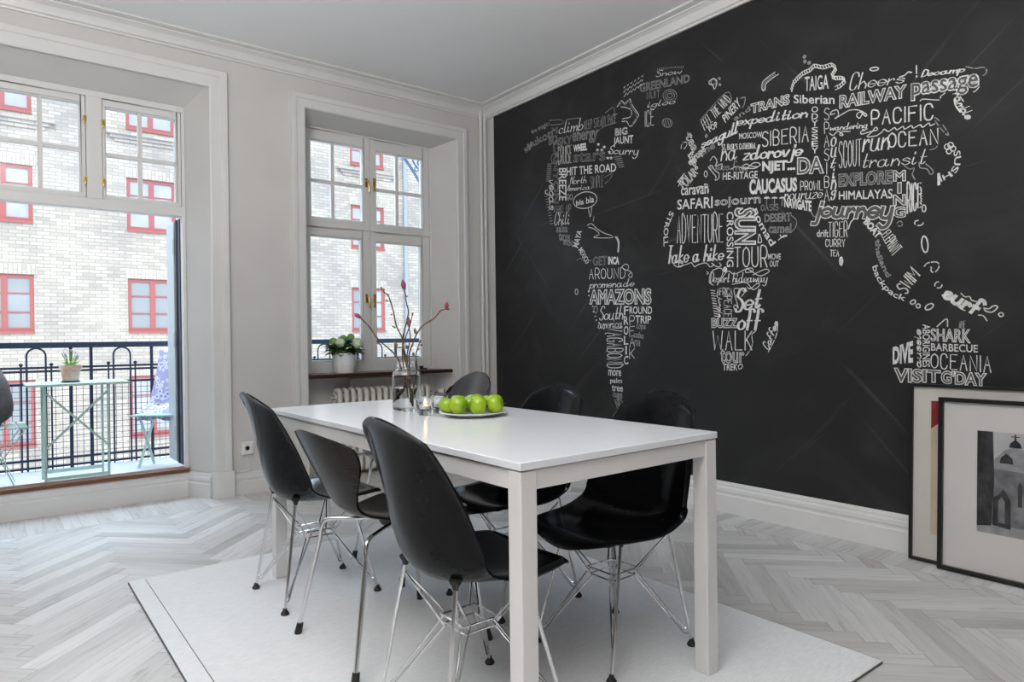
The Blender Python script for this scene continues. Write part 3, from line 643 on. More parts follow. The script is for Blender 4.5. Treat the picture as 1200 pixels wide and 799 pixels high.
obj('air_vent', MB().tube([(.004, 0, .60), (-.022, 0, .60)], .006, 8).tube([(-.022, -.0, .594), (-.034, 0, .612)], .003, 6), M['radiator'], rd)
vl = obj('thermostat_valve', MB().tube([(.815, 0, .600), (.86, 0, .600), (.864, 0, .600), (.93, 0, .600)], [.012, .012, .009, .009], 12).tube([(.90, 0, .60), (.90, 0, .40), (.90, .02, .0)], .008, 10), M['chrome'], rd)
obj('dial', MB().tube([(.918, 0, .600), (.920, -.02, .600), (.944, -.042, .600), (.948, -.045, .600)], [.014, .021, .023, .021], 18), M['socket'], vl)
obj('dial_face', MB().tube([(.948, -.045, .600), (.952, -.049, .600)], [.017, .014], 18), M['rubber'], vl)
o = obj('radiator_backing_panel', MB().box(2.215, 4.893, .30, 2.90, 4.913, .735).box(2.205, 4.885, .66, 2.215, 4.913, .72), M['trim'], smooth=False, bevel=.004); tag(o, 'flat white panel on the niche wall behind the radiator', 'panel')
for x, y, lab in ((3.328, 4.672, 'slim white heating pipe in the room corner, the one nearer the window'), (3.376, 4.684, 'slim white heating pipe in the room corner, the one touching the blackboard wall')):
    p = thing('heating_pipe', lab, 'pipe', (x, y, 0), 0, 'corner heating pipes')
    obj('pipe', MB().tube([(0, 0, 0), (0, 0, 3.01)], .0135, 14), M['trim'], p)
    obj('collar', MB().lathe([(.0145, 0), (.024, 0), (.024, .01), (.0145, .014)], 18), M['trim'], p)
sk = thing('wall_socket', 'white double wall socket above the skirting between balcony door and window', 'socket', (1.376, YA, .31))
obj('cover_plate', MB().box(-.038, -.022, -.043, .038, 0, .043), M['socket'], sk, bevel=.006, seg=3)
for z in (.0,): obj('outlet', MB().lathe([(.0, 0), (.014, 0), (.019, .006), (.021, .006), (.021, 0)], 20).mesh('o', M['socket']), None, sk, fix=False).matrix_local = Matrix.Translation((0, -.0225, 0)) @ Matrix.Rotation(R(90), 4, 'X')
obj('pin_holes', MB().tube([(-.006, -.0215, .002), (-.006, -.0245, .002)], .0022, 8).tube([(.006, -.0215, .002), (.006, -.0245, .002)], .0022, 8), M['rubber'], sk)
obj('cord', MB().tube(catmull([(.012, -.012, -.043), (.012, -.012, -.11), (.006, -.016, -.148), (-.03, -.018, -.154), (-.075, -.018, -.154)], 5), .003, 8), M['socket'], sk)

# ------------------------------------------------------------------ pictures leaning on the blackboard wall
def leaning(name, label, xb, y1, w, h, lean, fw, fd, card, art, group):
    # local: x along the picture's width (to the right in view = -Y), z up, front = -y
    t = thing(name, label, 'picture', (xb, y1, 0.002), 0, group)
    t.rotation_euler = (Matrix.Rotation(R(-90), 3, 'Z') @ Matrix.Rotation(-lean, 3, 'X')).to_euler()
    f = MB().sweep([(0, 0, 0), (0, 0, h), (w, 0, h), (w, 0, 0)], [(0, 0), (0, fd), (-fw, fd), (-fw, 0)], (0, -1, 0), closed=True)
    obj('frame', f, M['black_frame'], t, smooth=False, bevel=.0015)
    obj('backing', MB().box(fw*.6, -.006, fw*.6, w-fw*.6, -.001, h-fw*.6), card, t, smooth=False)
    art(t)
    obj('glazing', MB().box(fw*.8, -fd*.72-.002, fw*.8, w-fw*.8, -fd*.72, h-fw*.8), M['picture_glass'], t, smooth=False)
    return t
def flat(mb, poly, k, mi):
    y = -.0062 - k*.00025; mb.prism([(a, b) for a, b in poly], y, -.006, 1, mi)
def art_poster(t):
    m = MB(); x0, x1, z0, z1 = .085, .50, .125, .725
    flat(m, [(x0, z0), (x1, z0), (x1, z1), (x0, z1)], 0, 0)
    flat(m, [(x0, z1-.125), (x0+.03, z1-.10), (x0+.09, z1-.09), (x0+.2, z1-.20), (x1, z1-.16), (x1, z1), (x0, z1)], 1, 1)
    flat(m, [(x0+.05, .385), (x0+.07, .395), (x0+.22, .37), (x0+.2, .33), (x0+.1, .36)], 1, 1)
    obj('print', m, [M['print_cream'], M['print_red']], t, smooth=False)
def art_church(t):
    m = MB(); X_, Z_, W_, H_ = .145, .190, .40, .425
    def P(pts): return [(X_ + a*W_, Z_ + b*H_) for a, b in pts]
    flat(m, P([(0, 0), (1, 0), (1, 1), (0, 1)]), 0, 0)
    flat(m, P([(.0, 0), (1, 0), (1, .07), (.5, .10), (0, .10)]), 1, 4)
    flat(m, P([(.12, .10), (.62, .08), (.62, .66), (.12, .66)]), 1, 1)                       # church body
    flat(m, P([(.10, .64), (.64, .62), (.64, .68), (.10, .69)]), 2, 4)                       # cornice
    flat(m, P([(.13, .69), (.16, .74), (.20, .78), (.24, .83), (.33, .865), (.44, .83), (.50, .78), (.56, .73), (.60, .68)]), 2, 4)   # dome
    flat(m, P([(.20, .70), (.21, .755), (.26, .80), (.31, .755), (.32, .70)]), 3, 2)
    flat(m, P([(.40, .70), (.41, .745), (.45, .78), (.49, .745), (.50, .695)]), 3, 1)
    flat(m, P([(.28, .86), (.29, .90), (.32, .93), (.335, .935), (.35, .93), (.38, .90), (.39, .86)]), 3, 2)
    flat(m, P([(.325, .93), (.345, .93), (.340, .99), (.330, .99)]), 3, 2); flat(m, P([(.30, .962), (.37, .962), (.37, .971), (.30, .971)]), 3, 2)
    flat(m, P([(.0, .06), (.13, .08), (.155, .5), (.14, 1), (.0, 1)]), 4, 2)                  # dark wall at the left
    flat(m, P([(.14, .09), (.30, .07), (.30, .34), (.27, .40), (.235, .45), (.20, .40), (.15, .36)]), 4, 2)   # porch
    flat(m, P([(.19, .12), (.25, .12), (.25, .33), (.22, .37), (.19, .33)]), 5, 1)
    for a in (.36, .44, .52): flat(m, P([(a, .30), (a+.035, .30), (a+.035, .50), (a+.0175, .54), (a, .50)]), 3, 2)
    flat(m, P([(.62, .07), (1, .05), (1, .56), (.84, .60), (.62, .50)]), 2, 1); flat(m, P([(.70, .06), (1, .05), (1, .26), (.86, .30), (.70, .24)]), 3, 2)
    flat(m, P([(.56, .80), (.66, .84), (.8, .83), (.9, .88), (1, .86), (1, .92), (.8, .90), (.62, .88)]), 2, 3)
    obj('print', m, [M['print_grey'], M['print_mid'], M['print_dark'], M['print_lite'], M['print_lite']], t, smooth=False)
    b = MB()
    for q in ([(-.012, -.012), (1.012, -.012), (1.012, -.006), (-.012, -.006)], [(-.012, 1.006), (1.012, 1.006), (1.012, 1.012), (-.012, 1.012)], [(-.012, -.012), (-.006, -.012), (-.006, 1.012), (-.012, 1.012)], [(1.006, -.012), (1.012, -.012), (1.012, 1.012), (1.006, 1.012)]): flat(b, P(q), 0, 0)
    obj('mat_bevel', b, M['mat_cream'], t, smooth=False)
leaning('framed_poster', 'black framed print with a red corner leaning on the wall behind the church photo', 3.335, 1.319, .585, .800, .045, .013, .022, M['mat_cream'], art_poster, 'black framed pictures on the floor')
leaning('framed_photograph', 'black framed black-and-white photo of a domed church leaning in front of the other picture', 3.290, 1.185, .69, .748, .050, .018, .024, M['mat'], art_church, 'black framed pictures on the floor')

# ------------------------------------------------------------------ chalk lettering: a world map made of words
CAPS = {'A': '04 2d 44;18 38', 'B': '04 0d 3d 4b 3 9 09;39 47 46 34 04', 'C': '4b 3d 1d 0b 06 14 34 46', 'D': '04 0d 2d 4b 46 24 04', 'E': '4d 0d 04 44;09 39', 'F': '4d 0d 04;09 39', 'G': '4b 3d 1d 0b 06 14 34 46 48 28', 'H': '0d 04;4d 44;09 49', 'I': '0d 04', 'J': '3d 36 24 14 06', 'K': '0d 04;4d 08;19 44', 'L': '0d 04 44', 'M': '04 0d 37 6d 64', 'N': '04 0d 44 4d', 'O': '2d 0b 06 24 46 4b 2d', 'P': '04 0d 3d 4b 4a 38 08', 'Q': '2d 0b 06 24 46 4b 2d;36 53', 'R': '04 0d 3d 4b 4a 38 08;28 44', 'S': '4c 3d 1d 0b 0a 38 46 34 14 05', 'T': '0d 4d;2d 24', 'U': '0d 06 24 46 4d', 'V': '0d 24 4d', 'W': '0d 14 3b 54 6d', 'X': '0d 44;4d 04', 'Y': '0d 29 4d;29 24', 'Z': '0d 4d 04 44', '.': '04 05', "'": '0d 0b', '!': '0d 07;04 05', '-': '08 28'}
CAPS['B'] = '04 0d 3d 4b 39 09;39 47 46 34 04'
LOW = {'a': '47 28 07 05 14 34 47;48 45 54 65', 'b': '0d 04;06 28 47 45 24 05', 'c': '47 28 07 05 24 45', 'd': '47 28 07 05 14 34 46;4d 45 54 65', 'e': '06 46 47 28 07 05 24 45', 'f': '4c 3d 1d 1b 14;08 38', 'g': '47 28 07 05 24 46;48 42 30 10 02', 'h': '0d 04;06 28 37 46 44', 'i': '08 05 14 25;0a 0b', 'j': '28 21 10 00;2a 2b', 'k': '0d 04;38 06 44', 'l': '0d 05 14 25', 'm': '08 04;06 28 36 34;36 58 66 64', 'n': '08 04;06 28 37 46 44', 'o': '28 07 05 24 45 47 28', 'p': '08 00;06 28 47 45 24 05', 'q': '47 28 07 05 24 46;48 40', 'r': '08 04;06 28 37', 's': '47 28 07 36 45 24 05', 't': '1c 15 24 35;08 38', 'u': '08 05 14 34 46;48 45 54', 'v': '08 24 48', 'w': '08 14 37 54 68', 'x': '08 44;48 04', 'y': '08 05 14 34 46;48 42 20 01', 'z': '08 48 04 44'}
def glyph(ch, caps):
    s = (CAPS.get(ch.upper()) if caps or ch not in LOW else LOW[ch])
    if not s: return None, 2.5
    pl = [[(int(p[0], 16), int(p[1], 16)-4) for p in part.split()] for part in s.split(';')]
    return pl, max(p[0] for q in pl for p in q)
def stroke_text(txt, caps, shear):
    out = []; x = 0
    for ch in txt:
        pl, w = glyph(ch, caps)
        if pl:
            for q in pl:
                if len(q) > 2 and (not caps or ch in 'BCDGJOPQRSU'): q = [(v.x, v.y) for v in catmull([(a, b, 0) for a, b in q], 5)]
                elif len(q) == 2 and not caps: q = [q[0], ((q[0][0]+q[1][0])/2, (q[0][1]+q[1][1])/2), q[1]]
                out.append([(x + a + b*shear, b) for a, b in q])
        x += w + (2.0 if caps else 1.5)
    return out
_cache = {}
def font_mesh(txt, bold):
    key = (txt, bold)
    if key not in _cache:
        cu = bpy.data.curves.new('word', 'FONT'); cu.body = txt; cu.size = 1; cu.offset = bold; cu.resolution_u = 3; cu.fill_mode = 'FRONT'
        o = bpy.data.objects.new('word', cu); COL.objects.link(o); dg = bpy.context.evaluated_depsgraph_get()
        me = bpy.data.meshes.new_from_object(o.evaluated_get(dg)); vs = [(v.co.x, v.co.y) for v in me.vertices]; fs = [tuple(p.vertices) for p in me.polygons]
        cnt = {}
        for f in fs:
            for i in range(len(f)): e = tuple(sorted((f[i], f[(i+1) % len(f)]))); cnt[e] = cnt.get(e, 0)+1
        nb = {}
        # weld coincident points so that the boundary is the outline only
        key2 = {}; idx = [key2.setdefault((round(x, 4), round(y, 4)), i) for i, (x, y) in enumerate(vs)]
        c2 = {}
        for f in fs:
            g = [idx[i] for i in f]
            for i in range(len(g)): e = tuple(sorted((g[i], g[(i+1) % len(g)]))); c2[e] = c2.get(e, 0)+1
        bd_ = [e for e, n in c2.items() if n == 1 and e[0] != e[1]]
        _cache[key] = (vs, fs, bd_); bpy.data.objects.remove(o); bpy.data.curves.remove(cu); bpy.data.meshes.remove(me)
    return _cache[key]
def bbox(pts): xs = [p[0] for p in pts]; ys = [p[1] for p in pts]; return min(xs), min(ys), max(xs), max(ys)
def quadmap(q):
    tl, tr, br, bl = q
    return lambda s, h: ((bl[0]*(1-s)+br[0]*s)*(1-h) + (tl[0]*(1-s)+tr[0]*s)*h, (bl[1]*(1-s)+br[1]*s)*(1-h) + (tl[1]*(1-s)+tr[1]*s)*h)
def pathmap(P, hgt):
    P = [(v.x, v.y) for v in catmull([(a, b, 0) for a, b in P], 6)]; L = [0]
    for a, b in zip(P, P[1:]): L.append(L[-1] + math.dist(a, b))
    def f(s, h):
        d = s*L[-1]
        for i in range(len(P)-1):
            if L[i+1] >= d or i == len(P)-2: break
        u = (d-L[i])/max(1e-9, L[i+1]-L[i]); tx, ty = (P[i+1][0]-P[i][0])/max(1e-9, L[i+1]-L[i]), (P[i+1][1]-P[i][1])/max(1e-9, L[i+1]-L[i])
        # the wall is seen with +Y to the left: the upper side of the path is to the right of (tx, ty)
        return (P[i][0]+(P[i+1][0]-P[i][0])*u + ty*hgt*h, P[i][1]+(P[i+1][1]-P[i][1])*u - tx*hgt*h)
    return f
XW = XB - .0012
class Chalk(MB):
    def pt(s, p, k=0): return (XW - k*.0002 - (s.n % 12)*.00007, p[0], p[1])
    n = 0
    def ribbon(s, P, w, mi, calli=False, k=0):
        if len(P) < 2: return
        s.n += 1
        vs = []; n = len(P); 
        for i, p in enumerate(P):
            a, b = P[max(i-1, 0)], P[min(i+1, n-1)]; dx, dy = b[0]-a[0], b[1]-a[1]; l = math.hypot(dx, dy) or 1; dx, dy = dx/l, dy/l
            ww = w*(.5 + .75*abs(dy)**1.5) if calli else w
            e = (-.5 if i == 0 else (.5 if i == n-1 else 0))*w*.8
            vs += [s.pt((p[0] + dx*e - dy*ww/2, p[1] + dy*e + dx*ww/2), k), s.pt((p[0] + dx*e + dy*ww/2, p[1] + dy*e - dx*ww/2), k)]
        vs = [(v[0] - (i//2)*.000004, v[1], v[2]) for i, v in enumerate(vs)]
        s.add(vs, [(2*i, 2*i+1, 2*i+3, 2*i+2) for i in range(n-1)], mi)
CONT = {}
MURAL = [
 ('q','greenland','Snow','C',1,[(2.832,2.741),(2.631,2.697),(2.631,2.66),(2.833,2.703)]),
 ('q','greenland','GREENLAND','O',2,[(2.969,2.7),(2.574,2.637),(2.574,2.59),(2.97,2.644)]),
 ('q','greenland','NUIT','T',2,[(2.912,2.627),(2.806,2.609),(2.807,2.566),(2.913,2.583)]),
 ('q','greenland','igloo','C',1,[(2.906,2.564),(2.685,2.523),(2.686,2.475),(2.907,2.509)]),
 ('q','greenland','ICE','T',1,[(2.928,2.509),(2.857,2.501),(2.858,2.397),(2.93,2.404)]),
 ('l','greenland',0.8,2,0,[(2.672,2.535),(2.676,2.522),(2.688,2.512),(2.705,2.509),(2.726,2.512),(2.746,2.521),(2.764,2.534),(2.775,2.55),(2.779,2.566),(2.775,2.58),(2.763,2.589),(2.745,2.592),(2.725,2.589),(2.704,2.58),(2.687,2.567),(2.676,2.551),(2.672,2.535)]),
 ('l','greenland',0.8,2,0,[(2.689,2.54),(2.691,2.53),(2.699,2.524),(2.711,2.522),(2.725,2.524),(2.74,2.53),(2.752,2.539),(2.76,2.55),(2.762,2.561),(2.759,2.571),(2.751,2.577),(2.739,2.579),(2.725,2.577),(2.711,2.571),(2.699,2.562),(2.691,2.551),(2.689,2.54)]),
 ('l','greenland',0.8,2,0,[(2.705,2.545),(2.707,2.54),(2.711,2.536),(2.718,2.535),(2.725,2.536),(2.733,2.539),(2.74,2.544),(2.744,2.55),(2.745,2.556),(2.744,2.561),(2.739,2.565),(2.733,2.566),(2.725,2.565),(2.717,2.562),(2.711,2.557),(2.707,2.551),(2.705,2.545)]),
 ('l','greenland',0.8,2,0,[(2.71,2.363),(2.717,2.357),(2.729,2.354),(2.744,2.356),(2.76,2.362),(2.773,2.372),(2.783,2.383),(2.788,2.395),(2.786,2.405),(2.778,2.412),(2.766,2.415),(2.751,2.413),(2.736,2.407),(2.722,2.397),(2.713,2.385),(2.708,2.374),(2.71,2.363)]),
 ('l','greenland',0.8,2,0,[(2.781,2.415),(2.768,2.368)]),
 ('l','greenland',0.8,2,0,[(2.764,2.41),(2.751,2.363)]),
 ('l','greenland',0.8,2,0,[(2.746,2.405),(2.733,2.359)]),
 ('l','greenland',0.8,2,0,[(2.729,2.401),(2.716,2.355)]),
 ('l','greenland',1,1,0,[(3.112,2.715),(3.103,2.722)]),
 ('l','greenland',1,1,0,[(3.08,2.721),(3.071,2.727)]),
 ('l','greenland',1,1,0,[(3.048,2.726),(3.039,2.732)]),
 ('l','greenland',1,1,0,[(3.016,2.731),(3.007,2.737)]),
 ('l','greenland',1,1,0,[(2.985,2.736),(2.976,2.742)]),
 ('l','greenland',1,1,0,[(2.954,2.741),(2.945,2.747)]),
 ('l','greenland',1,1,0,[(3.097,2.696),(3.088,2.702)]),
 ('l','greenland',1,1,0,[(3.065,2.701),(3.056,2.707)]),
 ('l','greenland',1,1,0,[(3.033,2.706),(3.024,2.713)]),
 ('l','greenland',1,1,0,[(3.002,2.711),(2.993,2.718)]),
 ('l','greenland',1,1,0,[(2.97,2.716),(2.962,2.723)]),
 ('l','greenland',1,1,0,[(3.113,2.686),(3.103,2.692)]),
 ('l','greenland',1,1,0,[(3.08,2.691),(3.071,2.697)]),
 ('l','greenland',1,1,0,[(3.048,2.696),(3.039,2.702)]),
 ('l','greenland',1,1,0,[(3.017,2.701),(3.008,2.708)]),
 ('l','greenland',1,1,0,[(2.985,2.706),(2.976,2.713)]),
 ('l','greenland',1,1,0,[(2.954,2.712),(2.946,2.718)]),
 ('l','greenland',1,1,0,[(3.098,2.666),(3.088,2.673)]),
 ('l','greenland',1,1,0,[(3.065,2.672),(3.056,2.678)]),
 ('l','greenland',1,1,0,[(3.034,2.677),(3.024,2.683)]),
 ('l','greenland',1,1,0,[(3.002,2.682),(2.993,2.688)]),
 ('l','greenland',1,1,0,[(2.971,2.687),(2.962,2.694)]),
 ('l','greenland',1,1,0,[(3.113,2.656),(3.104,2.662)]),
 ('l','greenland',1,1,0,[(3.081,2.661),(3.072,2.668)]),
 ('l','greenland',1,1,0,[(3.049,2.667),(3.04,2.673)]),
 ('l','greenland',1,1,0,[(3.017,2.672),(3.008,2.678)]),
 ('l','greenland',1,1,0,[(2.986,2.677),(2.977,2.684)]),
 ('l','greenland',1,1,0,[(2.955,2.683),(2.946,2.689)]),
 ('l','greenland',0.9,2,0,[(2.825,2.734),(2.819,2.753)]),
 ('l','greenland',0.9,2,0,[(2.809,2.733),(2.803,2.749)]),
 ('l','greenland',0.9,2,0,[(2.793,2.731),(2.787,2.745)]),
 ('l','greenland',0.9,2,0,[(2.778,2.729),(2.771,2.741)]),
 ('l','greenland',0.9,2,0,[(2.762,2.728),(2.756,2.737)]),
 ('l','greenland',0.9,2,0,[(2.746,2.726),(2.74,2.733)]),
 ('l','greenland',0.9,2,0,[(2.731,2.725),(2.725,2.729)]),
 ('l','greenland',0.9,2,0,[(2.715,2.723),(2.709,2.725)]),
 ('l','greenland',0.9,2,0,[(2.7,2.718),(2.694,2.721)]),
 ('l','greenland',0.9,2,0,[(2.685,2.712),(2.679,2.717)]),
 ('l','greenland',0.9,2,0,[(2.67,2.706),(2.664,2.713)]),
 ('l','greenland',0.9,2,0,[(2.655,2.7),(2.649,2.709)]),
 ('l','greenland',0.9,2,0,[(2.64,2.695),(2.634,2.705)]),
 ('l','greenland',0.9,2,0,[(2.625,2.689),(2.619,2.702)]),
 ('q','north_america','climb','C',1,[(3.768,2.656),(3.511,2.62),(3.512,2.534),(3.77,2.567)]),
 ('q','north_america','KEEP STEADY PACE','T',2,[(3.494,2.597),(3.185,2.568),(3.186,2.498),(3.495,2.529)]),
 ('q','north_america','SKY','O',2,[(3.78,2.537),(3.63,2.526),(3.631,2.463),(3.781,2.486)]),
 ('q','north_america','energy','O',2,[(3.62,2.536),(3.366,2.497),(3.368,2.413),(3.622,2.448)]),
 ('q','north_america','CRUISE','T',1,[(3.781,2.479),(3.631,2.463),(3.633,2.319),(3.784,2.338)]),
 ('q','north_america','WHEEL','B',1,[(3.613,2.446),(3.47,2.431),(3.471,2.376),(3.614,2.396)]),
 ('q','north_america','stars','O',2,[(3.614,2.384),(3.294,2.336),(3.295,2.265),(3.615,2.321)]),
 ('f','north_america',1,[(3.358,2.406),(3.354,2.396),(3.34,2.392),(3.351,2.389),(3.348,2.378),(3.359,2.387),(3.37,2.384),(3.366,2.392),(3.377,2.401),(3.363,2.398)]),
 ('f','north_america',1,[(3.301,2.374),(3.296,2.364),(3.283,2.361),(3.294,2.357),(3.29,2.347),(3.301,2.355),(3.312,2.352),(3.308,2.361),(3.319,2.369),(3.305,2.366)]),
 ('f','north_america',1,[(3.326,2.359),(3.321,2.348),(3.308,2.345),(3.319,2.342),(3.315,2.331),(3.326,2.34),(3.337,2.336),(3.333,2.345),(3.344,2.353),(3.33,2.35)]),
 ('f','north_america',1,[(3.367,2.368),(3.363,2.358),(3.349,2.355),(3.361,2.351),(3.357,2.341),(3.368,2.349),(3.379,2.346),(3.375,2.355),(3.386,2.363),(3.372,2.36)]),
 ('f','north_america',1,[(3.252,2.328),(3.248,2.317),(3.235,2.314),(3.246,2.311),(3.242,2.301),(3.252,2.309),(3.264,2.306),(3.259,2.314),(3.27,2.322),(3.257,2.319)]),
 ('f','north_america',1,[(3.237,2.283),(3.233,2.273),(3.219,2.27),(3.23,2.266),(3.226,2.256),(3.237,2.264),(3.248,2.261),(3.244,2.269),(3.254,2.277),(3.241,2.274)]),
 ('f','north_america',1,[(3.269,2.29),(3.265,2.28),(3.251,2.277),(3.262,2.273),(3.258,2.263),(3.269,2.271),(3.28,2.268),(3.276,2.276),(3.287,2.284),(3.274,2.282)]),
 ('q','north_america','BIG','O',1,[(3.195,2.46),(3.086,2.443),(3.086,2.398),(3.196,2.413)]),
 ('q','north_america','JAUNT','S',1,[(3.212,2.405),(3.034,2.379),(3.035,2.305),(3.213,2.347)]),
 ('q','north_america','Scurry','C',1,[(3.253,2.356),(2.99,2.301),(2.991,2.211),(3.254,2.28)]),
 ('q','north_america','HIT THE ROAD','S',1,[(3.689,2.299),(3.191,2.225),(3.191,2.167),(3.69,2.236)]),
 ('q','north_america','BREEZE','S',1,[(3.693,2.294),(3.697,2.053),(3.779,2.067),(3.774,2.311)]),
 ('q','north_america','North','C',1,[(3.653,2.222),(3.483,2.195),(3.484,2.146),(3.654,2.166)]),
 ('q','north_america','America','C',1,[(3.692,2.166),(3.449,2.133),(3.45,2.091),(3.692,2.122)]),
 ('q','north_america','SIMPLE','T',2,[(3.44,2.186),(3.313,2.173),(3.314,2.084),(3.441,2.095)]),
 ('l','north_america',1.1,1,0,[(3.379,2.02),(3.382,1.998),(3.402,1.979),(3.437,1.967),(3.481,1.963),(3.528,1.968),(3.572,1.981),(3.604,2.001),(3.62,2.025),(3.617,2.048),(3.595,2.067),(3.559,2.079),(3.514,2.083),(3.466,2.077),(3.424,2.063),(3.394,2.043),(3.379,2.02)]),
 ('l','north_america',1.1,1,0,[(3.469,1.966),(3.447,1.895),(3.43,1.965)]),
 ('q','north_america','bla bla','S',1,[(3.592,2.035),(3.408,2.041),(3.408,1.992),(3.593,1.998)]),
 ('q','north_america','GO','O',2,[(3.693,2.097),(3.628,2.092),(3.629,2.048),(3.694,2.053)]),
 ('q','north_america','WAKE UP','T',2,[(3.837,2.044),(3.648,2.02),(3.649,1.957),(3.838,1.986)]),
 ('q','north_america','Chili','C',1,[(3.829,1.985),(3.667,1.966),(3.669,1.871),(3.83,1.888)]),
 ('q','north_america','salsa','O',2,[(3.811,1.885),(3.687,1.874),(3.688,1.817),(3.812,1.833)]),
 ('q','north_america','tacos','O',2,[(3.783,1.823),(3.661,1.801),(3.662,1.737),(3.784,1.771)]),
 ('q','north_america','sol','O',2,[(3.736,1.778),(3.634,1.747),(3.635,1.703),(3.737,1.734)]),
 ('q','north_america','MAYA','S',1,[(3.635,1.709),(3.583,1.822),(3.534,1.803),(3.576,1.684)]),
 ('q','north_america','MEXICO','S',1,[(3.535,1.691),(3.458,1.578),(3.493,1.557),(3.576,1.671)]),
 ('l','north_america',0.9,1,1,[(3.479,1.838),(3.436,1.844),(3.377,1.799),(3.31,1.76),(3.237,1.733),(3.246,1.72),(3.412,1.743),(3.36,1.761),(3.411,1.804),(3.479,1.826)]),
 ('l','north_america',0.8,1,0,[(3.208,1.724),(3.182,1.679),(3.186,1.615)]),
 ('l','north_america',0.8,1,0,[(3.199,1.722),(3.176,1.679),(3.182,1.615)]),
 ('l','north_america',0.8,1,0,[(3.189,1.721),(3.17,1.678),(3.177,1.614)]),
 ('l','north_america',1.5,2,0,[(3.409,1.889),(3.418,1.86)]),
 ('q','north_america','vegas','C',1,[(3.844,2.234),(3.848,2.007),(3.937,2.021),(3.933,2.251)]),
 ('l','north_america',0.9,2,0,[(3.904,2.368),(3.857,2.363)]),
 ('l','north_america',0.9,2,0,[(3.906,2.356),(3.858,2.351)]),
 ('l','north_america',0.9,2,0,[(3.908,2.345),(3.86,2.34)]),
 ('l','north_america',0.9,2,0,[(3.91,2.333),(3.861,2.328)]),
 ('l','north_america',0.9,2,0,[(3.912,2.322),(3.862,2.317)]),
 ('l','north_america',0.9,2,0,[(3.913,2.31),(3.864,2.305)]),
 ('l','north_america',0.9,2,0,[(3.915,2.299),(3.865,2.294)]),
 ('l','north_america',0.9,2,0,[(3.917,2.287),(3.867,2.283)]),
 ('l','north_america',0.9,2,0,[(3.919,2.276),(3.868,2.271)]),
 ('l','north_america',0.9,2,0,[(3.921,2.264),(3.869,2.26)]),
 ('l','north_america',0.9,2,0,[(3.923,2.253),(3.871,2.248)]),
 ('l','north_america',0.9,2,0,[(3.924,2.241),(3.872,2.237)]),
 ('l','north_america',0.9,2,0,[(3.945,2.147),(3.912,2.146)]),
 ('l','north_america',0.9,2,0,[(3.939,2.125),(3.907,2.124)]),
 ('l','north_america',0.9,2,0,[(3.933,2.103),(3.901,2.102)]),
 ('l','north_america',0.9,2,0,[(3.928,2.081),(3.896,2.08)]),
 ('l','north_america',0.9,2,0,[(3.922,2.059),(3.89,2.058)]),
 ('l','north_america',0.9,2,0,[(3.916,2.037),(3.884,2.036)]),
 ('l','north_america',0.9,2,0,[(3.911,2.015),(3.879,2.014)]),
 ('l','north_america',0.9,2,0,[(3.905,1.993),(3.873,1.992)]),
 ('l','north_america',0.9,2,0,[(3.9,1.971),(3.868,1.971)]),
 ('l','north_america',0.9,2,0,[(3.894,1.95),(3.862,1.949)]),
 ('l','north_america',0.9,2,0,[(3.888,1.928),(3.857,1.927)]),
 ('l','north_america',0.9,2,0,[(3.883,1.906),(3.851,1.906)]),
 ('q','north_america','CANYON','O',2,[(3.775,2.523),(3.784,2.048),(3.842,2.058),(3.833,2.537)]),
 ('q','north_america','BO','O',2,[(3.887,2.576),(3.789,2.565),(3.79,2.494),(3.888,2.511)]),
 ('l','north_america',1,2,0,[(3.783,2.383),(3.786,2.369),(3.795,2.358),(3.807,2.353),(3.822,2.353),(3.837,2.359),(3.85,2.37),(3.858,2.385),(3.861,2.4),(3.857,2.414),(3.849,2.425),(3.836,2.431),(3.821,2.43),(3.806,2.424),(3.794,2.413),(3.785,2.398),(3.783,2.383)]),
 ('q','north_america','M','O',2,[(3.847,2.631),(3.788,2.623),(3.789,2.578),(3.847,2.586)]),
 ('q','north_america','the magic','S',2,[(4.112,2.678),(3.905,2.698),(3.886,2.647),(4.081,2.637)]),
 ('q','north_america','yukon','O',2,[(4.156,2.587),(3.856,2.633),(3.838,2.545),(4.125,2.526)]),
 ('q','north_america','wild','O',2,[(4.2,2.57),(4.103,2.588),(4.082,2.549),(4.169,2.508)]),
 ('l','north_america',0.9,2,1,[(3.875,2.696),(3.739,2.664),(3.739,2.635),(3.875,2.664),(3.875,2.696)]),
 ('l','north_america',0.9,2,1,[(3.683,2.652),(3.564,2.631),(3.501,2.614)]),
 ('l','north_america',0.9,2,1,[(3.366,2.484),(3.299,2.503),(3.193,2.5)]),
 ('l','north_america',0.9,2,1,[(3.289,2.596),(3.215,2.611),(3.2,2.572),(3.224,2.549),(3.161,2.561)]),
 ('l','north_america',1,1,1,[(3.176,2.606),(3.136,2.635),(3.105,2.609),(3.059,2.625),(3.044,2.586),(2.986,2.502),(2.993,2.487),(3.024,2.456),(3.062,2.443),(3.092,2.485),(3.13,2.493),(3.122,2.51),(3.061,2.505),(3.045,2.541),(3.09,2.576),(3.176,2.606)]),
 ('l','north_america',0.8,2,1,[(3.16,2.605),(3.128,2.622),(3.102,2.597),(3.067,2.613),(3.057,2.581),(3.004,2.505),(3.039,2.459),(3.062,2.46)]),
 ('l','north_america',0.9,2,0,[(3.213,2.27),(3.142,2.26)]),
 ('l','north_america',0.9,2,0,[(3.203,2.254),(3.137,2.245)]),
 ('l','north_america',0.9,2,0,[(3.194,2.238),(3.133,2.23)]),
 ('l','north_america',0.9,2,0,[(3.185,2.222),(3.128,2.215)]),
 ('l','north_america',0.9,2,0,[(3.176,2.206),(3.124,2.201)]),
 ('l','north_america',0.9,2,0,[(3.166,2.19),(3.119,2.186)]),
 ('l','north_america',0.9,2,1,[(3.304,2.147),(3.231,2.162),(3.247,2.13),(3.297,2.104)]),
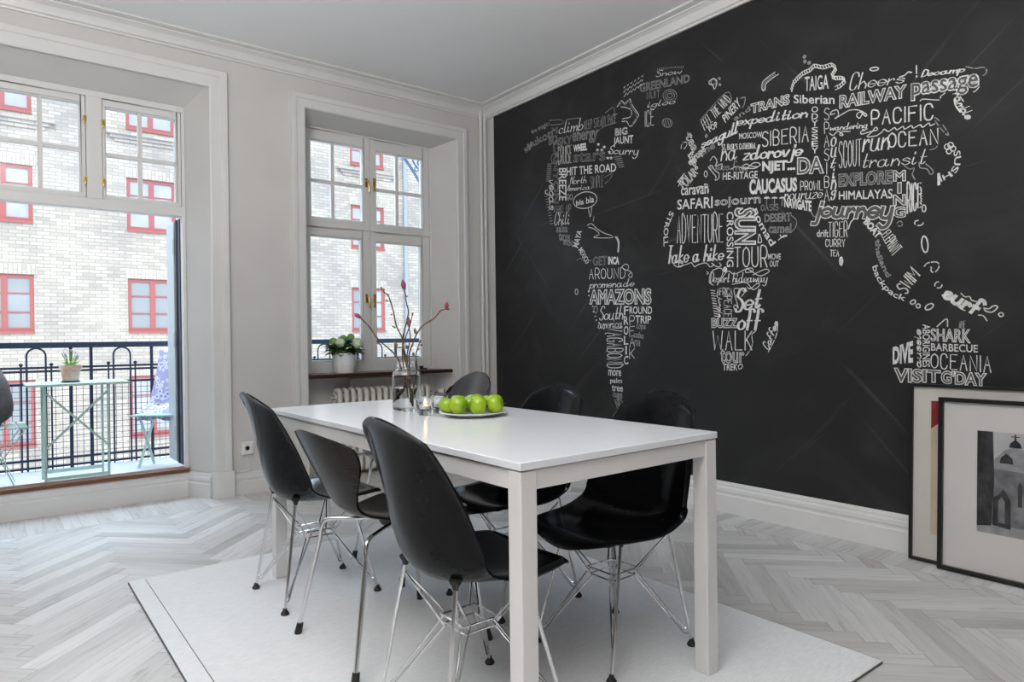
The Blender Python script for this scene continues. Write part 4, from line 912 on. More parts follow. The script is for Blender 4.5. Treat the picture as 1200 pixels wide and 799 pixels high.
 ('q','south_america','GET','O',2,[(3.423,1.605),(3.289,1.598),(3.29,1.535),(3.424,1.545)]),
 ('q','south_america','INCA','B',1,[(3.276,1.593),(3.172,1.582),(3.173,1.527),(3.277,1.537)]),
 ('q','south_america','AROUND','T',1,[(3.463,1.53),(3.119,1.505),(3.12,1.43),(3.465,1.45)]),
 ('q','south_america','promenade','C',1,[(3.469,1.445),(3.04,1.423),(3.041,1.349),(3.47,1.359)]),
 ('q','south_america','AMAZONS','OB',1,[(3.462,1.371),(2.895,1.345),(2.896,1.243),(3.463,1.27)]),
 ('q','south_america','South','C',1,[(3.364,1.25),(3.143,1.246),(3.144,1.153),(3.366,1.153)]),
 ('q','south_america','america','C',1,[(3.38,1.148),(3.152,1.153),(3.153,1.095),(3.38,1.093)]),
 ('q','south_america','F','S',1,[(3.135,1.24),(3.094,1.241),(3.095,1.183),(3.136,1.181)]),
 ('q','south_america','R','S',1,[(3.136,1.172),(3.095,1.173),(3.096,1.116),(3.137,1.114)]),
 ('q','south_america','O','S',1,[(3.137,1.104),(3.096,1.106),(3.097,1.048),(3.138,1.046)]),
 ('q','south_america','L','S',1,[(3.138,1.037),(3.097,1.039),(3.098,0.981),(3.139,0.978)]),
 ('q','south_america','I','S',1,[(3.125,0.969),(3.112,0.972),(3.113,0.914),(3.126,0.911)]),
 ('q','south_america','C','S',1,[(3.14,0.901),(3.099,0.905),(3.1,0.847),(3.141,0.843)]),
 ('q','south_america','ROUND','S',1,[(3.084,1.237),(2.889,1.229),(2.89,1.179),(3.085,1.188)]),
 ('q','south_america','TRIP','S',1,[(3.032,1.175),(2.897,1.168),(2.898,1.118),(3.033,1.121)]),
 ('q','south_america','P','T',1,[(3.084,1.176),(3.04,1.178),(3.041,1.113),(3.084,1.112)]),
 ('q','south_america','E','T',1,[(3.085,1.101),(3.041,1.103),(3.042,1.039),(3.086,1.036)]),
 ('q','south_america','A','T',1,[(3.086,1.026),(3.043,1.028),(3.043,0.964),(3.087,0.961)]),
 ('q','south_america','K','T',1,[(3.087,0.95),(3.044,0.953),(3.045,0.889),(3.088,0.885)]),
 ('q','south_america','copa','S',2,[(3.022,1.115),(2.942,1.108),(2.949,1.068),(3.031,1.075)]),
 ('q','south_america','caba','S',2,[(3.046,1.07),(2.957,1.057),(2.965,1.018),(3.054,1.03)]),
 ('q','south_america','na','S',2,[(3.039,1.013),(2.987,1.007),(2.995,0.967),(3.047,0.979)]),
 ('q','south_america','VAGABOND','T',1,[(3.141,1.095),(3.145,0.822),(3.302,0.817),(3.297,1.098)]),
 ('q','south_america','more','S',1,[(3.285,0.806),(3.165,0.804),(3.166,0.763),(3.286,0.764)]),
 ('q','south_america','palm','S',1,[(3.27,0.747),(3.158,0.751),(3.159,0.705),(3.271,0.705)]),
 ('q','south_america','tree','S',1,[(3.254,0.7),(3.151,0.699),(3.152,0.658),(3.255,0.659)]),
 ('q','south_america','cups','O',2,[(3.247,0.647),(3.16,0.646),(3.16,0.594),(3.248,0.606)]),
 ('q','south_america','NO','O',2,[(3.232,0.601),(3.176,0.616),(3.138,0.56),(3.201,0.532)]),
 ('f','south_america',1,[(3.467,1.363),(3.468,1.361),(3.469,1.359),(3.472,1.359),(3.474,1.358),(3.477,1.359),(3.479,1.36),(3.481,1.362),(3.481,1.364),(3.481,1.365),(3.479,1.367),(3.477,1.368),(3.474,1.368),(3.472,1.368),(3.469,1.366),(3.468,1.365)]),
 ('f','south_america',1,[(3.464,1.332),(3.464,1.33),(3.466,1.328),(3.468,1.328),(3.471,1.327),(3.473,1.328),(3.475,1.329),(3.477,1.331),(3.477,1.333),(3.477,1.334),(3.475,1.336),(3.473,1.337),(3.47,1.337),(3.468,1.337),(3.466,1.335),(3.464,1.334)]),
 ('f','south_america',1,[(3.447,1.3),(3.447,1.298),(3.449,1.297),(3.451,1.296),(3.454,1.296),(3.456,1.296),(3.459,1.297),(3.46,1.299),(3.461,1.301),(3.46,1.303),(3.458,1.304),(3.456,1.305),(3.454,1.306),(3.451,1.305),(3.449,1.304),(3.447,1.302)]),
 ('f','south_america',1,[(3.426,1.253),(3.426,1.252),(3.428,1.25),(3.43,1.249),(3.433,1.249),(3.435,1.249),(3.438,1.251),(3.439,1.252),(3.44,1.254),(3.439,1.256),(3.438,1.257),(3.435,1.258),(3.433,1.259),(3.43,1.258),(3.428,1.257),(3.426,1.255)]),
 ('f','south_america',1,[(3.418,1.215),(3.419,1.213),(3.42,1.212),(3.422,1.211),(3.425,1.21),(3.428,1.211),(3.43,1.212),(3.431,1.214),(3.432,1.216),(3.431,1.217),(3.43,1.219),(3.427,1.22),(3.425,1.22),(3.422,1.22),(3.42,1.219),(3.418,1.217)]),
 ('f','south_america',1,[(3.401,1.181),(3.402,1.179),(3.403,1.178),(3.406,1.177),(3.408,1.176),(3.411,1.177),(3.413,1.178),(3.415,1.18),(3.415,1.181),(3.415,1.183),(3.413,1.185),(3.411,1.186),(3.408,1.186),(3.406,1.186),(3.403,1.184),(3.402,1.183)]),
 ('f','south_america',1,[(3.391,1.153),(3.392,1.151),(3.393,1.15),(3.396,1.149),(3.398,1.149),(3.401,1.149),(3.403,1.15),(3.404,1.152),(3.405,1.154),(3.404,1.156),(3.403,1.157),(3.401,1.158),(3.398,1.158),(3.395,1.158),(3.393,1.157),(3.392,1.155)]),
 ('f','south_america',1,[(3.364,1.134),(3.365,1.133),(3.366,1.131),(3.368,1.13),(3.371,1.13),(3.373,1.13),(3.376,1.131),(3.377,1.133),(3.378,1.135),(3.377,1.137),(3.376,1.138),(3.373,1.139),(3.371,1.139),(3.368,1.139),(3.366,1.138),(3.365,1.136)]),
 ('f','south_america',1,[(3.35,1.107),(3.35,1.105),(3.352,1.104),(3.354,1.103),(3.357,1.102),(3.359,1.103),(3.361,1.104),(3.363,1.105),(3.363,1.107),(3.363,1.109),(3.361,1.111),(3.359,1.112),(3.356,1.112),(3.354,1.111),(3.352,1.11),(3.35,1.109)]),
 ('f','south_america',1,[(3.319,1.091),(3.319,1.089),(3.321,1.088),(3.323,1.087),(3.326,1.087),(3.328,1.087),(3.33,1.088),(3.332,1.09),(3.332,1.092),(3.332,1.093),(3.33,1.095),(3.328,1.096),(3.325,1.096),(3.323,1.096),(3.321,1.095),(3.319,1.093)]),
 ('f','south_america',1,[(3.303,1.058),(3.303,1.056),(3.305,1.055),(3.307,1.054),(3.309,1.053),(3.312,1.054),(3.314,1.055),(3.316,1.056),(3.316,1.058),(3.315,1.06),(3.314,1.062),(3.312,1.063),(3.309,1.063),(3.307,1.063),(3.305,1.061),(3.303,1.06)]),
 ('l','south_america',1,1,0,[(3.584,1.367),(3.585,1.36),(3.588,1.354),(3.593,1.35),(3.599,1.349),(3.605,1.351),(3.61,1.355),(3.613,1.362),(3.614,1.369),(3.613,1.376),(3.61,1.382),(3.605,1.386),(3.599,1.387),(3.593,1.385),(3.588,1.38),(3.585,1.374),(3.584,1.367)]),
 ('l','south_america',0.9,1,0,[(3.148,1.51),(3.118,1.525),(3.089,1.512),(3.099,1.484),(3.138,1.495),(3.065,1.467),(3.062,1.431),(3.09,1.447),(3.065,1.467)]),
 ('l','south_america',0.8,2,1,[(3.595,1.598),(3.554,1.609),(3.51,1.582),(3.434,1.582)]),
 ('l','south_america',1.5,2,0,[(3.386,1.229),(3.388,1.22),(3.391,1.212),(3.397,1.207),(3.404,1.205),(3.41,1.207),(3.416,1.213),(3.419,1.221),(3.42,1.23),(3.419,1.24),(3.415,1.247),(3.409,1.252),(3.403,1.254),(3.396,1.252),(3.391,1.246),(3.387,1.238),(3.386,1.229)]),
 ('q','europe','FEEL THE WIND','T',1,[(2.496,2.334),(2.328,2.444),(2.283,2.392),(2.466,2.265)]),
 ('l','europe',0.8,2,0,[(2.502,2.336),(2.322,2.448),(2.282,2.406),(2.289,2.374)]),
 ('q','europe','POP','S',1,[(2.448,2.281),(2.388,2.301),(2.371,2.266),(2.43,2.246)]),
 ('q','europe','PINERY','S',1,[(2.347,2.32),(2.243,2.4),(2.216,2.348),(2.324,2.274)]),
 ('q','europe','TRANS','OB',1,[(2.156,2.336),(1.926,2.326),(1.927,2.272),(2.157,2.284)]),
 ('q','asia','expedition','CB',1,[(2.245,2.293),(1.827,2.23),(1.828,2.154),(2.245,2.215)]),
 ('q','europe','and','S',2,[(2.278,2.297),(2.167,2.33),(2.157,2.303),(2.262,2.268)]),
 ('l','europe',1.2,2,0,[(2.221,2.388),(2.193,2.385),(2.199,2.348),(2.212,2.332)]),
 ('q','europe','seagull','CB',1,[(2.491,2.22),(2.245,2.263),(2.246,2.166),(2.492,2.143)]),
 ('q','europe','MOSCOW','S',1,[(2.235,2.192),(2.089,2.166),(2.09,2.133),(2.235,2.158)]),
 ('q','asia','SIBERIA','T',1,[(2.089,2.166),(1.823,2.135),(1.824,2.046),(2.09,2.081)]),
 ('q','europe',"St. Basil's Cathedral",'T',1,[(2.349,2.156),(2.127,2.113),(2.127,2.08),(2.349,2.121)]),
 ('q','europe','na','CB',1,[(2.355,2.117),(2.252,2.099),(2.253,2.045),(2.356,2.057)]),
 ('q','asia','zdorovje','CB',1,[(2.208,2.108),(1.857,2.054),(1.858,1.95),(2.209,2.001)]),
 ('q','europe','voices from','C',2,[(2.432,2.084),(2.182,2.02),(2.182,1.967),(2.433,2.023)]),
 ('l','europe',1,1,0,[(2.293,1.998),(2.248,2.004),(2.193,1.978),(2.149,2.002),(2.107,1.993),(2.117,1.976),(2.165,1.991),(2.192,2.007),(2.214,1.992),(2.139,1.971),(2.101,1.983)]),
 ('q','europe','NJET...','B',1,[(2.091,2),(1.896,1.967),(1.897,1.897),(2.092,1.929)]),
 ('q','europe','DA','OB',1,[(1.884,1.974),(1.743,1.952),(1.744,1.866),(1.885,1.888)]),
 ('q','europe','HE-RITAGE','S',1,[(2.345,1.99),(2.118,1.953),(2.119,1.911),(2.346,1.945)]),
 ('q','europe','POLAR','O',1,[(2.666,1.996),(2.556,2.064),(2.519,2.02),(2.621,1.935)]),
 ('q','europe','europe','O',1,[(2.593,2.103),(2.48,2.171),(2.45,2.133),(2.562,2.065)]),
 ('q','europe','wine','O',2,[(2.555,2.147),(2.407,2.184),(2.396,2.146),(2.536,2.106)]),
 ('q','europe','grape','S',1,[(2.599,2.151),(2.537,2.039),(2.506,2.053),(2.561,2.164)]),
 ('q','europe','tea','O',1,[(2.566,2.274),(2.517,2.169),(2.555,2.152),(2.611,2.264)]),
 ('q','europe','fog','O',2,[(2.597,2.287),(2.572,2.286),(2.56,2.252),(2.591,2.255)]),
 ('l','europe',0.9,1,1,[(2.644,2.198),(2.637,2.223),(2.611,2.232),(2.598,2.214),(2.618,2.192),(2.644,2.198)]),
 ('l','europe',0.9,1,0,[(2.445,2.04),(2.423,2.047),(2.397,2.01),(2.371,1.989),(2.374,1.96),(2.398,1.954),(2.392,1.973),(2.419,2.009),(2.445,2.04)]),
 ('l','europe',1.2,1,0,[(2.673,1.996),(2.62,2.039),(2.633,2.026),(2.666,1.969)]),
 ('l','europe',1,1,0,[(2.452,2.002),(2.453,1.996),(2.456,1.991),(2.459,1.988),(2.464,1.987),(2.468,1.989),(2.471,1.994),(2.474,2),(2.474,2.007),(2.473,2.013),(2.471,2.019),(2.467,2.022),(2.463,2.022),(2.459,2.02),(2.455,2.015),(2.453,2.009),(2.452,2.002)]),
 ('f','europe',2,[(2.447,2.229),(2.448,2.224),(2.45,2.22),(2.453,2.218),(2.457,2.218),(2.461,2.22),(2.464,2.224),(2.466,2.229),(2.466,2.234),(2.466,2.239),(2.463,2.243),(2.46,2.245),(2.457,2.245),(2.453,2.243),(2.45,2.239),(2.448,2.234)]),
 ('l','europe',1,1,0,[(2.432,2.078),(2.408,2.098),(2.385,2.068),(2.391,2.039),(2.35,2.04),(2.356,2.011)]),
 ('l','europe',1,1,0,[(2.432,2.551),(2.402,2.557),(2.379,2.535),(2.385,2.506),(2.397,2.493),(2.408,2.519),(2.432,2.536),(2.432,2.551)]),
 ('l','europe',1.2,2,0,[(2.385,2.531),(2.386,2.526),(2.39,2.522),(2.396,2.521),(2.402,2.522),(2.409,2.525),(2.415,2.53),(2.419,2.536),(2.42,2.542),(2.419,2.548),(2.415,2.551),(2.409,2.553),(2.402,2.552),(2.395,2.549),(2.39,2.544),(2.386,2.538),(2.385,2.531)]),
 ('f','europe',2,[(2.352,2.541),(2.353,2.538),(2.355,2.536),(2.358,2.535),(2.361,2.535),(2.364,2.537),(2.367,2.54),(2.369,2.543),(2.37,2.547),(2.369,2.55),(2.367,2.552),(2.364,2.554),(2.361,2.553),(2.357,2.551),(2.355,2.549),(2.353,2.545)]),
 ('f','europe',2,[(2.349,2.504),(2.35,2.501),(2.352,2.499),(2.355,2.498),(2.359,2.499),(2.363,2.501),(2.366,2.504),(2.368,2.507),(2.369,2.51),(2.368,2.514),(2.366,2.516),(2.363,2.516),(2.359,2.516),(2.355,2.514),(2.352,2.511),(2.35,2.508)]),
 ('q','africa','caravan','S',1,[(2.647,1.955),(2.446,1.929),(2.447,1.883),(2.648,1.908)]),
 ('l','africa',0.9,1,0,[(2.538,1.937),(2.495,1.937),(2.458,1.92),(2.452,1.938),(2.476,1.944),(2.446,1.908),(2.449,1.888)]),
 ('q','africa','SAFARI','S',1,[(2.677,1.886),(2.417,1.862),(2.418,1.793),(2.678,1.824)]),
 ('q','africa','sojourn','O',1,[(2.4,1.849),(2.104,1.817),(2.105,1.755),(2.4,1.789)]),
 ('q','africa','oasis','T',2,[(2.099,1.759),(1.997,1.747),(1.997,1.715),(2.1,1.726)]),
 ('q','africa','DESERT','O',2,[(2.079,1.704),(1.923,1.689),(1.924,1.644),(2.08,1.661)]),
 ('q','africa','camel','O',2,[(2.054,1.648),(1.924,1.63),(1.925,1.58),(2.055,1.597)]),
 ('q','africa','ADVENTURE','T',1,[(2.678,1.801),(2.348,1.76),(2.35,1.58),(2.681,1.614)]),
 ('p','africa','STROLL','S',1,[(2.735,1.826),(2.777,1.751),(2.788,1.682),(2.789,1.606)],0.038),
 ('q','africa','CROSSING','S',1,[(2.276,1.749),(2.28,1.429),(2.326,1.433),(2.322,1.756)]),
 ('q','africa','SUN','OB',1,[(2.134,1.746),(2.136,1.545),(2.27,1.561),(2.268,1.767)]),
 ('p','africa','nomad','S',1,[(2.153,1.739),(2.127,1.668),(2.096,1.607),(2.045,1.52)],0.039),
 ('q','africa','TOUR','T',1,[(2.27,1.551),(2.066,1.532),(2.067,1.411),(2.272,1.43)]),
 ('q','africa','MOVE','S',1,[(2.061,1.484),(1.985,1.476),(1.985,1.443),(2.061,1.451)]),
 ('q','africa','OUT','S',1,[(2.051,1.443),(1.998,1.438),(1.998,1.405),(2.052,1.41)]),
 ('q','africa','Take a hike','CB',1,[(2.745,1.606),(2.345,1.564),(2.346,1.475),(2.747,1.493)]),
 ('l','africa',1,1,0,[(2.732,1.545),(2.719,1.5),(2.693,1.471),(2.654,1.465),(2.64,1.482),(2.666,1.49),(2.667,1.47),(2.602,1.478),(2.576,1.483),(2.551,1.456),(2.526,1.466),(2.47,1.471),(2.44,1.445),(2.416,1.455),(2.43,1.467),(2.393,1.441),(2.363,1.445),(2.375,1.462)]),
 ('q','africa','Desert hideaway','C',1,[(2.441,1.418),(2.067,1.381),(2.068,1.305),(2.442,1.326)]),
 ('l','africa',0.9,1,0,[(2.418,1.334),(2.447,1.356),(2.429,1.416),(2.369,1.431),(2.352,1.399),(2.394,1.332),(2.323,1.407),(2.278,1.388),(2.233,1.399),(2.199,1.411),(2.161,1.412),(2.156,1.393),(2.2,1.391),(2.188,1.41),(2.114,1.365),(2.056,1.384),(2.072,1.399),(2.114,1.389),(2.156,1.373)]),
 ('l','africa',0.9,1,0,[(2.29,1.33),(2.2,1.333),(2.157,1.291),(2.115,1.312),(2.13,1.323),(2.174,1.297),(2.195,1.308)]),
 ('q','africa','AFRICA','T',1,[(2.395,1.318),(2.29,1.311),(2.291,1.266),(2.395,1.272)]),
 ('q','africa','PEACE','T',1,[(2.291,1.261),(2.292,1.142),(2.35,1.144),(2.348,1.264)]),
 ('q','africa','jungle','C',1,[(2.357,1.27),(2.359,1.139),(2.397,1.141),(2.395,1.272)]),
 ('l','africa',1,1,0,[(2.436,1.305),(2.409,1.299)]),
 ('l','africa',1,1,0,[(2.434,1.289),(2.407,1.284)]),
 ('l','africa',1,1,0,[(2.432,1.274),(2.405,1.268)]),
 ('l','africa',1,1,0,[(2.43,1.258),(2.403,1.253)]),
 ('l','africa',1,1,0,[(2.427,1.243),(2.401,1.238)]),
 ('l','africa',1,1,0,[(2.425,1.228),(2.398,1.222)]),
 ('l','africa',1,1,0,[(2.423,1.212),(2.396,1.207)]),
 ('l','africa',1,1,0,[(2.421,1.197),(2.394,1.192)]),
 ('l','africa',1,1,0,[(2.419,1.181),(2.392,1.176)]),
 ('l','africa',1,1,0,[(2.416,1.166),(2.39,1.161)]),
 ('l','africa',1,1,0,[(2.414,1.151),(2.388,1.146)]),
 ('q','africa','BUZZ','OB',1,[(2.433,1.137),(2.259,1.131),(2.259,1.077),(2.433,1.081)]),
 ('q','africa','Set','CB',1,[(2.268,1.304),(2.105,1.298),(2.106,1.189),(2.27,1.166)]),
 ('q','africa','off','CB',1,[(2.252,1.185),(2.096,1.179),(2.097,1.064),(2.254,1.067)]),
 ('l','africa',1,1,0,[(2.258,1.17),(2.282,1.196),(2.268,1.21),(2.252,1.194),(2.279,1.295),(2.245,1.302),(2.212,1.279),(2.229,1.257)]),
 ('q','africa','WALK','T',1,[(2.424,1.06),(2.166,1.056),(2.167,0.95),(2.425,0.948)]),
 ('q','africa','tour','O',1,[(2.373,0.953),(2.217,0.945),(2.217,0.876),(2.374,0.873)]),
 ('q','africa','TREK','S',1,[(2.359,0.868),(2.259,0.87),(2.26,0.831),(2.36,0.828)]),
 ('l','africa',1,1,0,[(2.232,0.848),(2.236,0.844),(2.241,0.841),(2.246,0.84),(2.251,0.841),(2.254,0.844),(2.256,0.848),(2.256,0.853),(2.253,0.859),(2.249,0.863),(2.244,0.866),(2.239,0.867),(2.234,0.867),(2.231,0.864),(2.229,0.859),(2.23,0.854),(2.232,0.848)]),
 ('q','africa','Coffee','CB',1,[(2.103,0.974),(2.034,1.124),(2.004,1.1),(2.062,0.95)]),
 ('l','africa',1,1,1,[(2.066,0.94),(2.045,0.973),(2.019,1.025),(2.009,1.072),(2.013,1.123)]),
 ('l','africa',1,1,1,[(2.144,1.055),(2.166,1.036),(2.163,0.988),(2.178,0.949),(2.211,0.91),(2.217,0.89)]),
 ('f','africa',1,[(2.323,1.419),(2.324,1.413),(2.327,1.408),(2.332,1.404),(2.337,1.403),(2.342,1.405),(2.346,1.409),(2.349,1.415),(2.35,1.422),(2.349,1.428),(2.346,1.433),(2.342,1.437),(2.336,1.437),(2.331,1.436),(2.327,1.432),(2.324,1.426)]),
 ('l','africa',1.1,1,0,[(2.122,1.552),(2.114,1.599),(2.099,1.554),(2.122,1.552)]),
 ('l','africa',1,1,0,[(1.998,1.551),(1.968,1.571),(1.948,1.568),(1.978,1.563),(1.988,1.578)]),
 ('l','africa',0.9,2,0,[(1.923,1.675),(1.894,1.643),(1.899,1.608),(1.924,1.584)]),
 ('l','africa',1,2,0,[(2.068,1.749),(2.065,1.791)]),
 ('l','africa',1,1,0,[(2.065,1.791),(2.081,1.794)]),
 ('l','africa',1,1,0,[(2.065,1.791),(2.074,1.798)]),
 ('l','africa',1,1,0,[(2.065,1.791),(2.055,1.795)]),
 ('l','africa',1,1,0,[(2.065,1.791),(2.048,1.788)]),
 ('l','africa',1,1,0,[(2.065,1.791),(2.064,1.798)]),
 ('l','africa',1,2,0,[(2.021,1.742),(2.018,1.783)]),
 ('l','africa',1,1,0,[(2.018,1.783),(2.034,1.786)]),
 ('l','africa',1,1,0,[(2.018,1.783),(2.028,1.79)]),
 ('l','africa',1,1,0,[(2.018,1.783),(2.009,1.787)]),
 ('l','africa',1,1,0,[(2.018,1.783),(2.003,1.781)]),
 ('l','africa',1,1,0,[(2.018,1.783),(2.018,1.79)]),
 ('l','africa',1,2,0,[(1.976,1.734),(1.973,1.776)]),
 ('l','africa',1,1,0,[(1.973,1.776),(1.989,1.778)]),
 ('l','africa',1,1,0,[(1.973,1.776),(1.982,1.782)]),
 ('l','africa',1,1,0,[(1.973,1.776),(1.964,1.779)]),
 ('l','africa',1,1,0,[(1.973,1.776),(1.958,1.773)]),
 ('l','africa',1,1,0,[(1.973,1.776),(1.973,1.782)]),
 ('l','africa',0.9,1,1,[(2.465,1.419),(2.453,1.408),(2.471,1.399)]),
 ('q','asia','CAUCASUS','B',1,[(2.172,1.916),(1.888,1.872),(1.888,1.796),(2.173,1.829)]),
 ('q','asia','PROWL','T',1,[(1.869,1.848),(1.749,1.83),(1.749,1.779),(1.869,1.799)]),
 ('q','asia','nouruze','C',1,[(1.961,1.797),(1.749,1.768),(1.75,1.737),(1.962,1.76)]),
 ('q','asia','NAVIGATE','B',1,[(1.962,1.774),(1.809,1.734),(1.81,1.676),(1.962,1.725)]),
 ('q','asia','O','S',1,[(1.804,2.224),(1.769,2.216),(1.769,2.186),(1.804,2.193)]),
 ('q','asia','D','S',1,[(1.804,2.188),(1.769,2.181),(1.77,2.15),(1.805,2.157)]),
 ('q','asia','Y','S',1,[(1.805,2.152),(1.77,2.146),(1.77,2.115),(1.805,2.122)]),
 ('q','asia','S','S',1,[(1.805,2.117),(1.77,2.11),(1.771,2.08),(1.805,2.086)]),
 ('q','asia','S','S',1,[(1.805,2.081),(1.771,2.075),(1.771,2.045),(1.806,2.051)]),
 ('q','asia','E','S',1,[(1.806,2.046),(1.771,2.04),(1.771,2.009),(1.806,2.015)]),
 ('q','asia','Y','S',1,[(1.806,2.01),(1.771,2.004),(1.772,1.974),(1.806,1.98)]),
 ('q','asia','S','T',1,[(1.736,2.196),(1.711,2.191),(1.712,2.132),(1.737,2.136)]),
 ('q','asia','P','T',1,[(1.737,2.126),(1.712,2.122),(1.713,2.063),(1.737,2.067)]),
 ('q','asia','A','T',1,[(1.737,2.057),(1.713,2.053),(1.714,1.994),(1.738,1.997)]),
 ('q','asia','S','T',1,[(1.738,1.988),(1.714,1.984),(1.714,1.925),(1.739,1.928)]),
 ('q','asia','I','T',1,[(1.73,1.916),(1.723,1.917),(1.723,1.857),(1.731,1.857)]),
 ('q','asia','B','T',1,[(1.74,1.849),(1.715,1.846),(1.716,1.786),(1.74,1.789)]),
 ('q','asia','A','T',1,[(1.74,1.779),(1.716,1.777),(1.716,1.717),(1.741,1.719)]),
 ('q','asia','o','CB',1,[(1.702,2.038),(1.678,2.035),(1.678,1.988),(1.702,1.992)]),
 ('q','asia','u','CB',1,[(1.703,1.984),(1.678,1.981),(1.679,1.934),(1.703,1.937)]),
 ('q','asia','t','CB',1,[(1.703,1.93),(1.679,1.927),(1.68,1.88),(1.704,1.883)]),
 ('q','asia','i','CB',1,[(1.695,1.874),(1.688,1.874),(1.688,1.828),(1.696,1.827)]),
 ('q','asia','n','CB',1,[(1.704,1.821),(1.68,1.819),(1.681,1.772),(1.705,1.774)]),
 ('q','asia','g','CB',1,[(1.705,1.767),(1.681,1.764),(1.681,1.718),(1.705,1.72)]),
 ('q','asia','TAIGA','S',1,[(1.839,2.391),(1.712,2.364),(1.713,2.29),(1.84,2.314)]),
 ('q','asia','Siberian','S',1,[(1.902,2.315),(1.682,2.25),(1.683,2.203),(1.902,2.269)]),
 ('q','asia','Cheers','C',1,[(1.604,2.338),(1.351,2.265),(1.352,2.21),(1.605,2.249)]),
 ('l','asia',1.2,1,0,[(1.3,2.273),(1.3,2.237)]),
 ('l','asia',1.4,1,0,[(1.3,2.225),(1.3,2.221)]),
 ('l','asia',1.1,1,0,[(1.373,2.244),(1.351,2.245),(1.336,2.255),(1.321,2.248)]),
 ('q','asia','RAILWAY','OB',1,[(1.656,2.238),(1.344,2.199),(1.345,2.139),(1.657,2.174)]),
 ('q','asia','Decamp','CB',1,[(1.278,2.246),(1.107,2.213),(1.107,2.172),(1.279,2.203)]),
 ('q','asia','passage','OB',1,[(1.322,2.196),(1.052,2.158),(1.053,2.077),(1.323,2.117)]),
 ('q','asia','wandering','C',1,[(1.706,2.105),(1.524,2.075),(1.525,2.029),(1.706,2.061)]),
 ('l','asia',1,1,0,[(1.683,2.155),(1.705,2.156),(1.696,2.171),(1.67,2.169),(1.664,2.141),(1.683,2.129),(1.64,2.143),(1.606,2.151),(1.564,2.14),(1.527,2.109),(1.532,2.101),(1.556,2.129),(1.574,2.117),(1.56,2.099),(1.548,2.114)]),
 ('l','asia',1,1,0,[(1.71,2.062),(1.693,2.047),(1.667,2.06),(1.641,2.036),(1.658,2.04),(1.645,2.054),(1.607,2.045)]),
 ('q','asia','PACIFIC','T2',1,[(1.503,2.123),(1.234,2.084),(1.234,2.006),(1.504,2.049)]),
 ('l','asia',1,1,0,[(1.524,2.037),(1.553,2.031),(1.549,2.018),(1.508,2.02),(1.476,2.02),(1.484,2.035),(1.5,2.018),(1.524,1.999),(1.484,1.993),(1.468,1.998),(1.453,2.006),(1.445,2.016),(1.433,2.005),(1.422,2),(1.398,2.011),(1.387,1.998),(1.361,2.007),(1.353,1.993),(1.324,2.002),(1.316,1.988),(1.287,1.996),(1.276,1.982),(1.251,1.995),(1.244,1.981),(1.227,1.985)]),
 ('q','asia','SCOUT','T',1,[(1.663,2.007),(1.553,1.998),(1.555,1.86),(1.664,1.874)]),
 ('q','asia','run','CB',1,[(1.545,1.988),(1.422,1.97),(1.423,1.913),(1.546,1.929)]),
 ('q','asia','OCEAN','T2',1,[(1.426,1.992),(1.214,1.962),(1.214,1.889),(1.427,1.922)]),
 ('q','asia','transit','C',1,[(1.542,1.916),(1.26,1.876),(1.261,1.81),(1.543,1.849)]),
 ('q','asia','EXPLORE','OB',2,[(1.665,1.844),(1.412,1.813),(1.413,1.748),(1.665,1.779)]),
 ('q','asia','HIMALAYAS','S',1,[(1.666,1.757),(1.409,1.723),(1.41,1.677),(1.666,1.714)]),
 ('q','asia','journey','OC',1,[(1.805,1.72),(1.41,1.671),(1.411,1.533),(1.806,1.613)]),
 ('l','asia',1.2,2,0,[(1.814,1.677),(1.791,1.646),(1.768,1.687)]),
 ('q','asia','M','OB',1,[(1.405,1.808),(1.352,1.799),(1.352,1.75),(1.405,1.758)]),
 ('q','asia','I','OB',1,[(1.386,1.747),(1.371,1.746),(1.371,1.696),(1.387,1.697)]),
 ('q','asia','N','OB',1,[(1.406,1.692),(1.353,1.685),(1.353,1.636),(1.406,1.643)]),
 ('q','asia','G','OB',1,[(1.406,1.635),(1.353,1.628),(1.354,1.579),(1.407,1.585)]),
 ('q','asia','RICE','T2',1,[(1.345,1.744),(1.286,1.736),(1.287,1.614),(1.346,1.592)]),
 ('q','asia','TIGER','T',1,[(1.72,1.614),(1.624,1.604),(1.625,1.519),(1.721,1.531)]),
 ('q','asia','drift','S',1,[(1.783,1.579),(1.72,1.57),(1.721,1.531),(1.783,1.541)]),
 ('q','asia','CURRY','T',1,[(1.736,1.524),(1.638,1.512),(1.638,1.473),(1.736,1.485)]),
 ('q','asia','TEA','T',1,[(1.712,1.464),(1.669,1.459),(1.669,1.429),(1.713,1.434)]),
 ('f','asia',1,[(1.647,1.401),(1.648,1.392),(1.65,1.385),(1.654,1.38),(1.658,1.378),(1.662,1.381),(1.666,1.386),(1.668,1.394),(1.669,1.403),(1.668,1.412),(1.666,1.42),(1.662,1.424),(1.658,1.426),(1.653,1.424),(1.65,1.418),(1.647,1.41)]),
 ('q','asia','BOAT','B',1,[(1.521,1.602),(1.458,1.514),(1.485,1.493),(1.549,1.581)]),
 ('q','asia','ELEPHANT','T',1,[(1.422,1.534),(1.366,1.442),(1.412,1.402),(1.462,1.507)]),
 ('p','asia','backpack','S',1,[(1.515,1.359),(1.503,1.316),(1.476,1.264),(1.425,1.208),(1.365,1.176)],0.035),
 ('q','asia','SWIM','T2',1,[(1.398,1.255),(1.334,1.346),(1.294,1.299),(1.353,1.216)]),
 ('q','asia','surf','CBB',1,[(1.175,1.259),(1.035,1.164),(1.058,1.098),(1.199,1.195)]),
 ('p','asia','SUSHI','S',1,[(1.153,1.84),(1.15,1.794),(1.167,1.759),(1.212,1.741)],0.027),
 ('l','asia',2.4,1,0,[(1.212,1.753),(1.212,1.707)]),
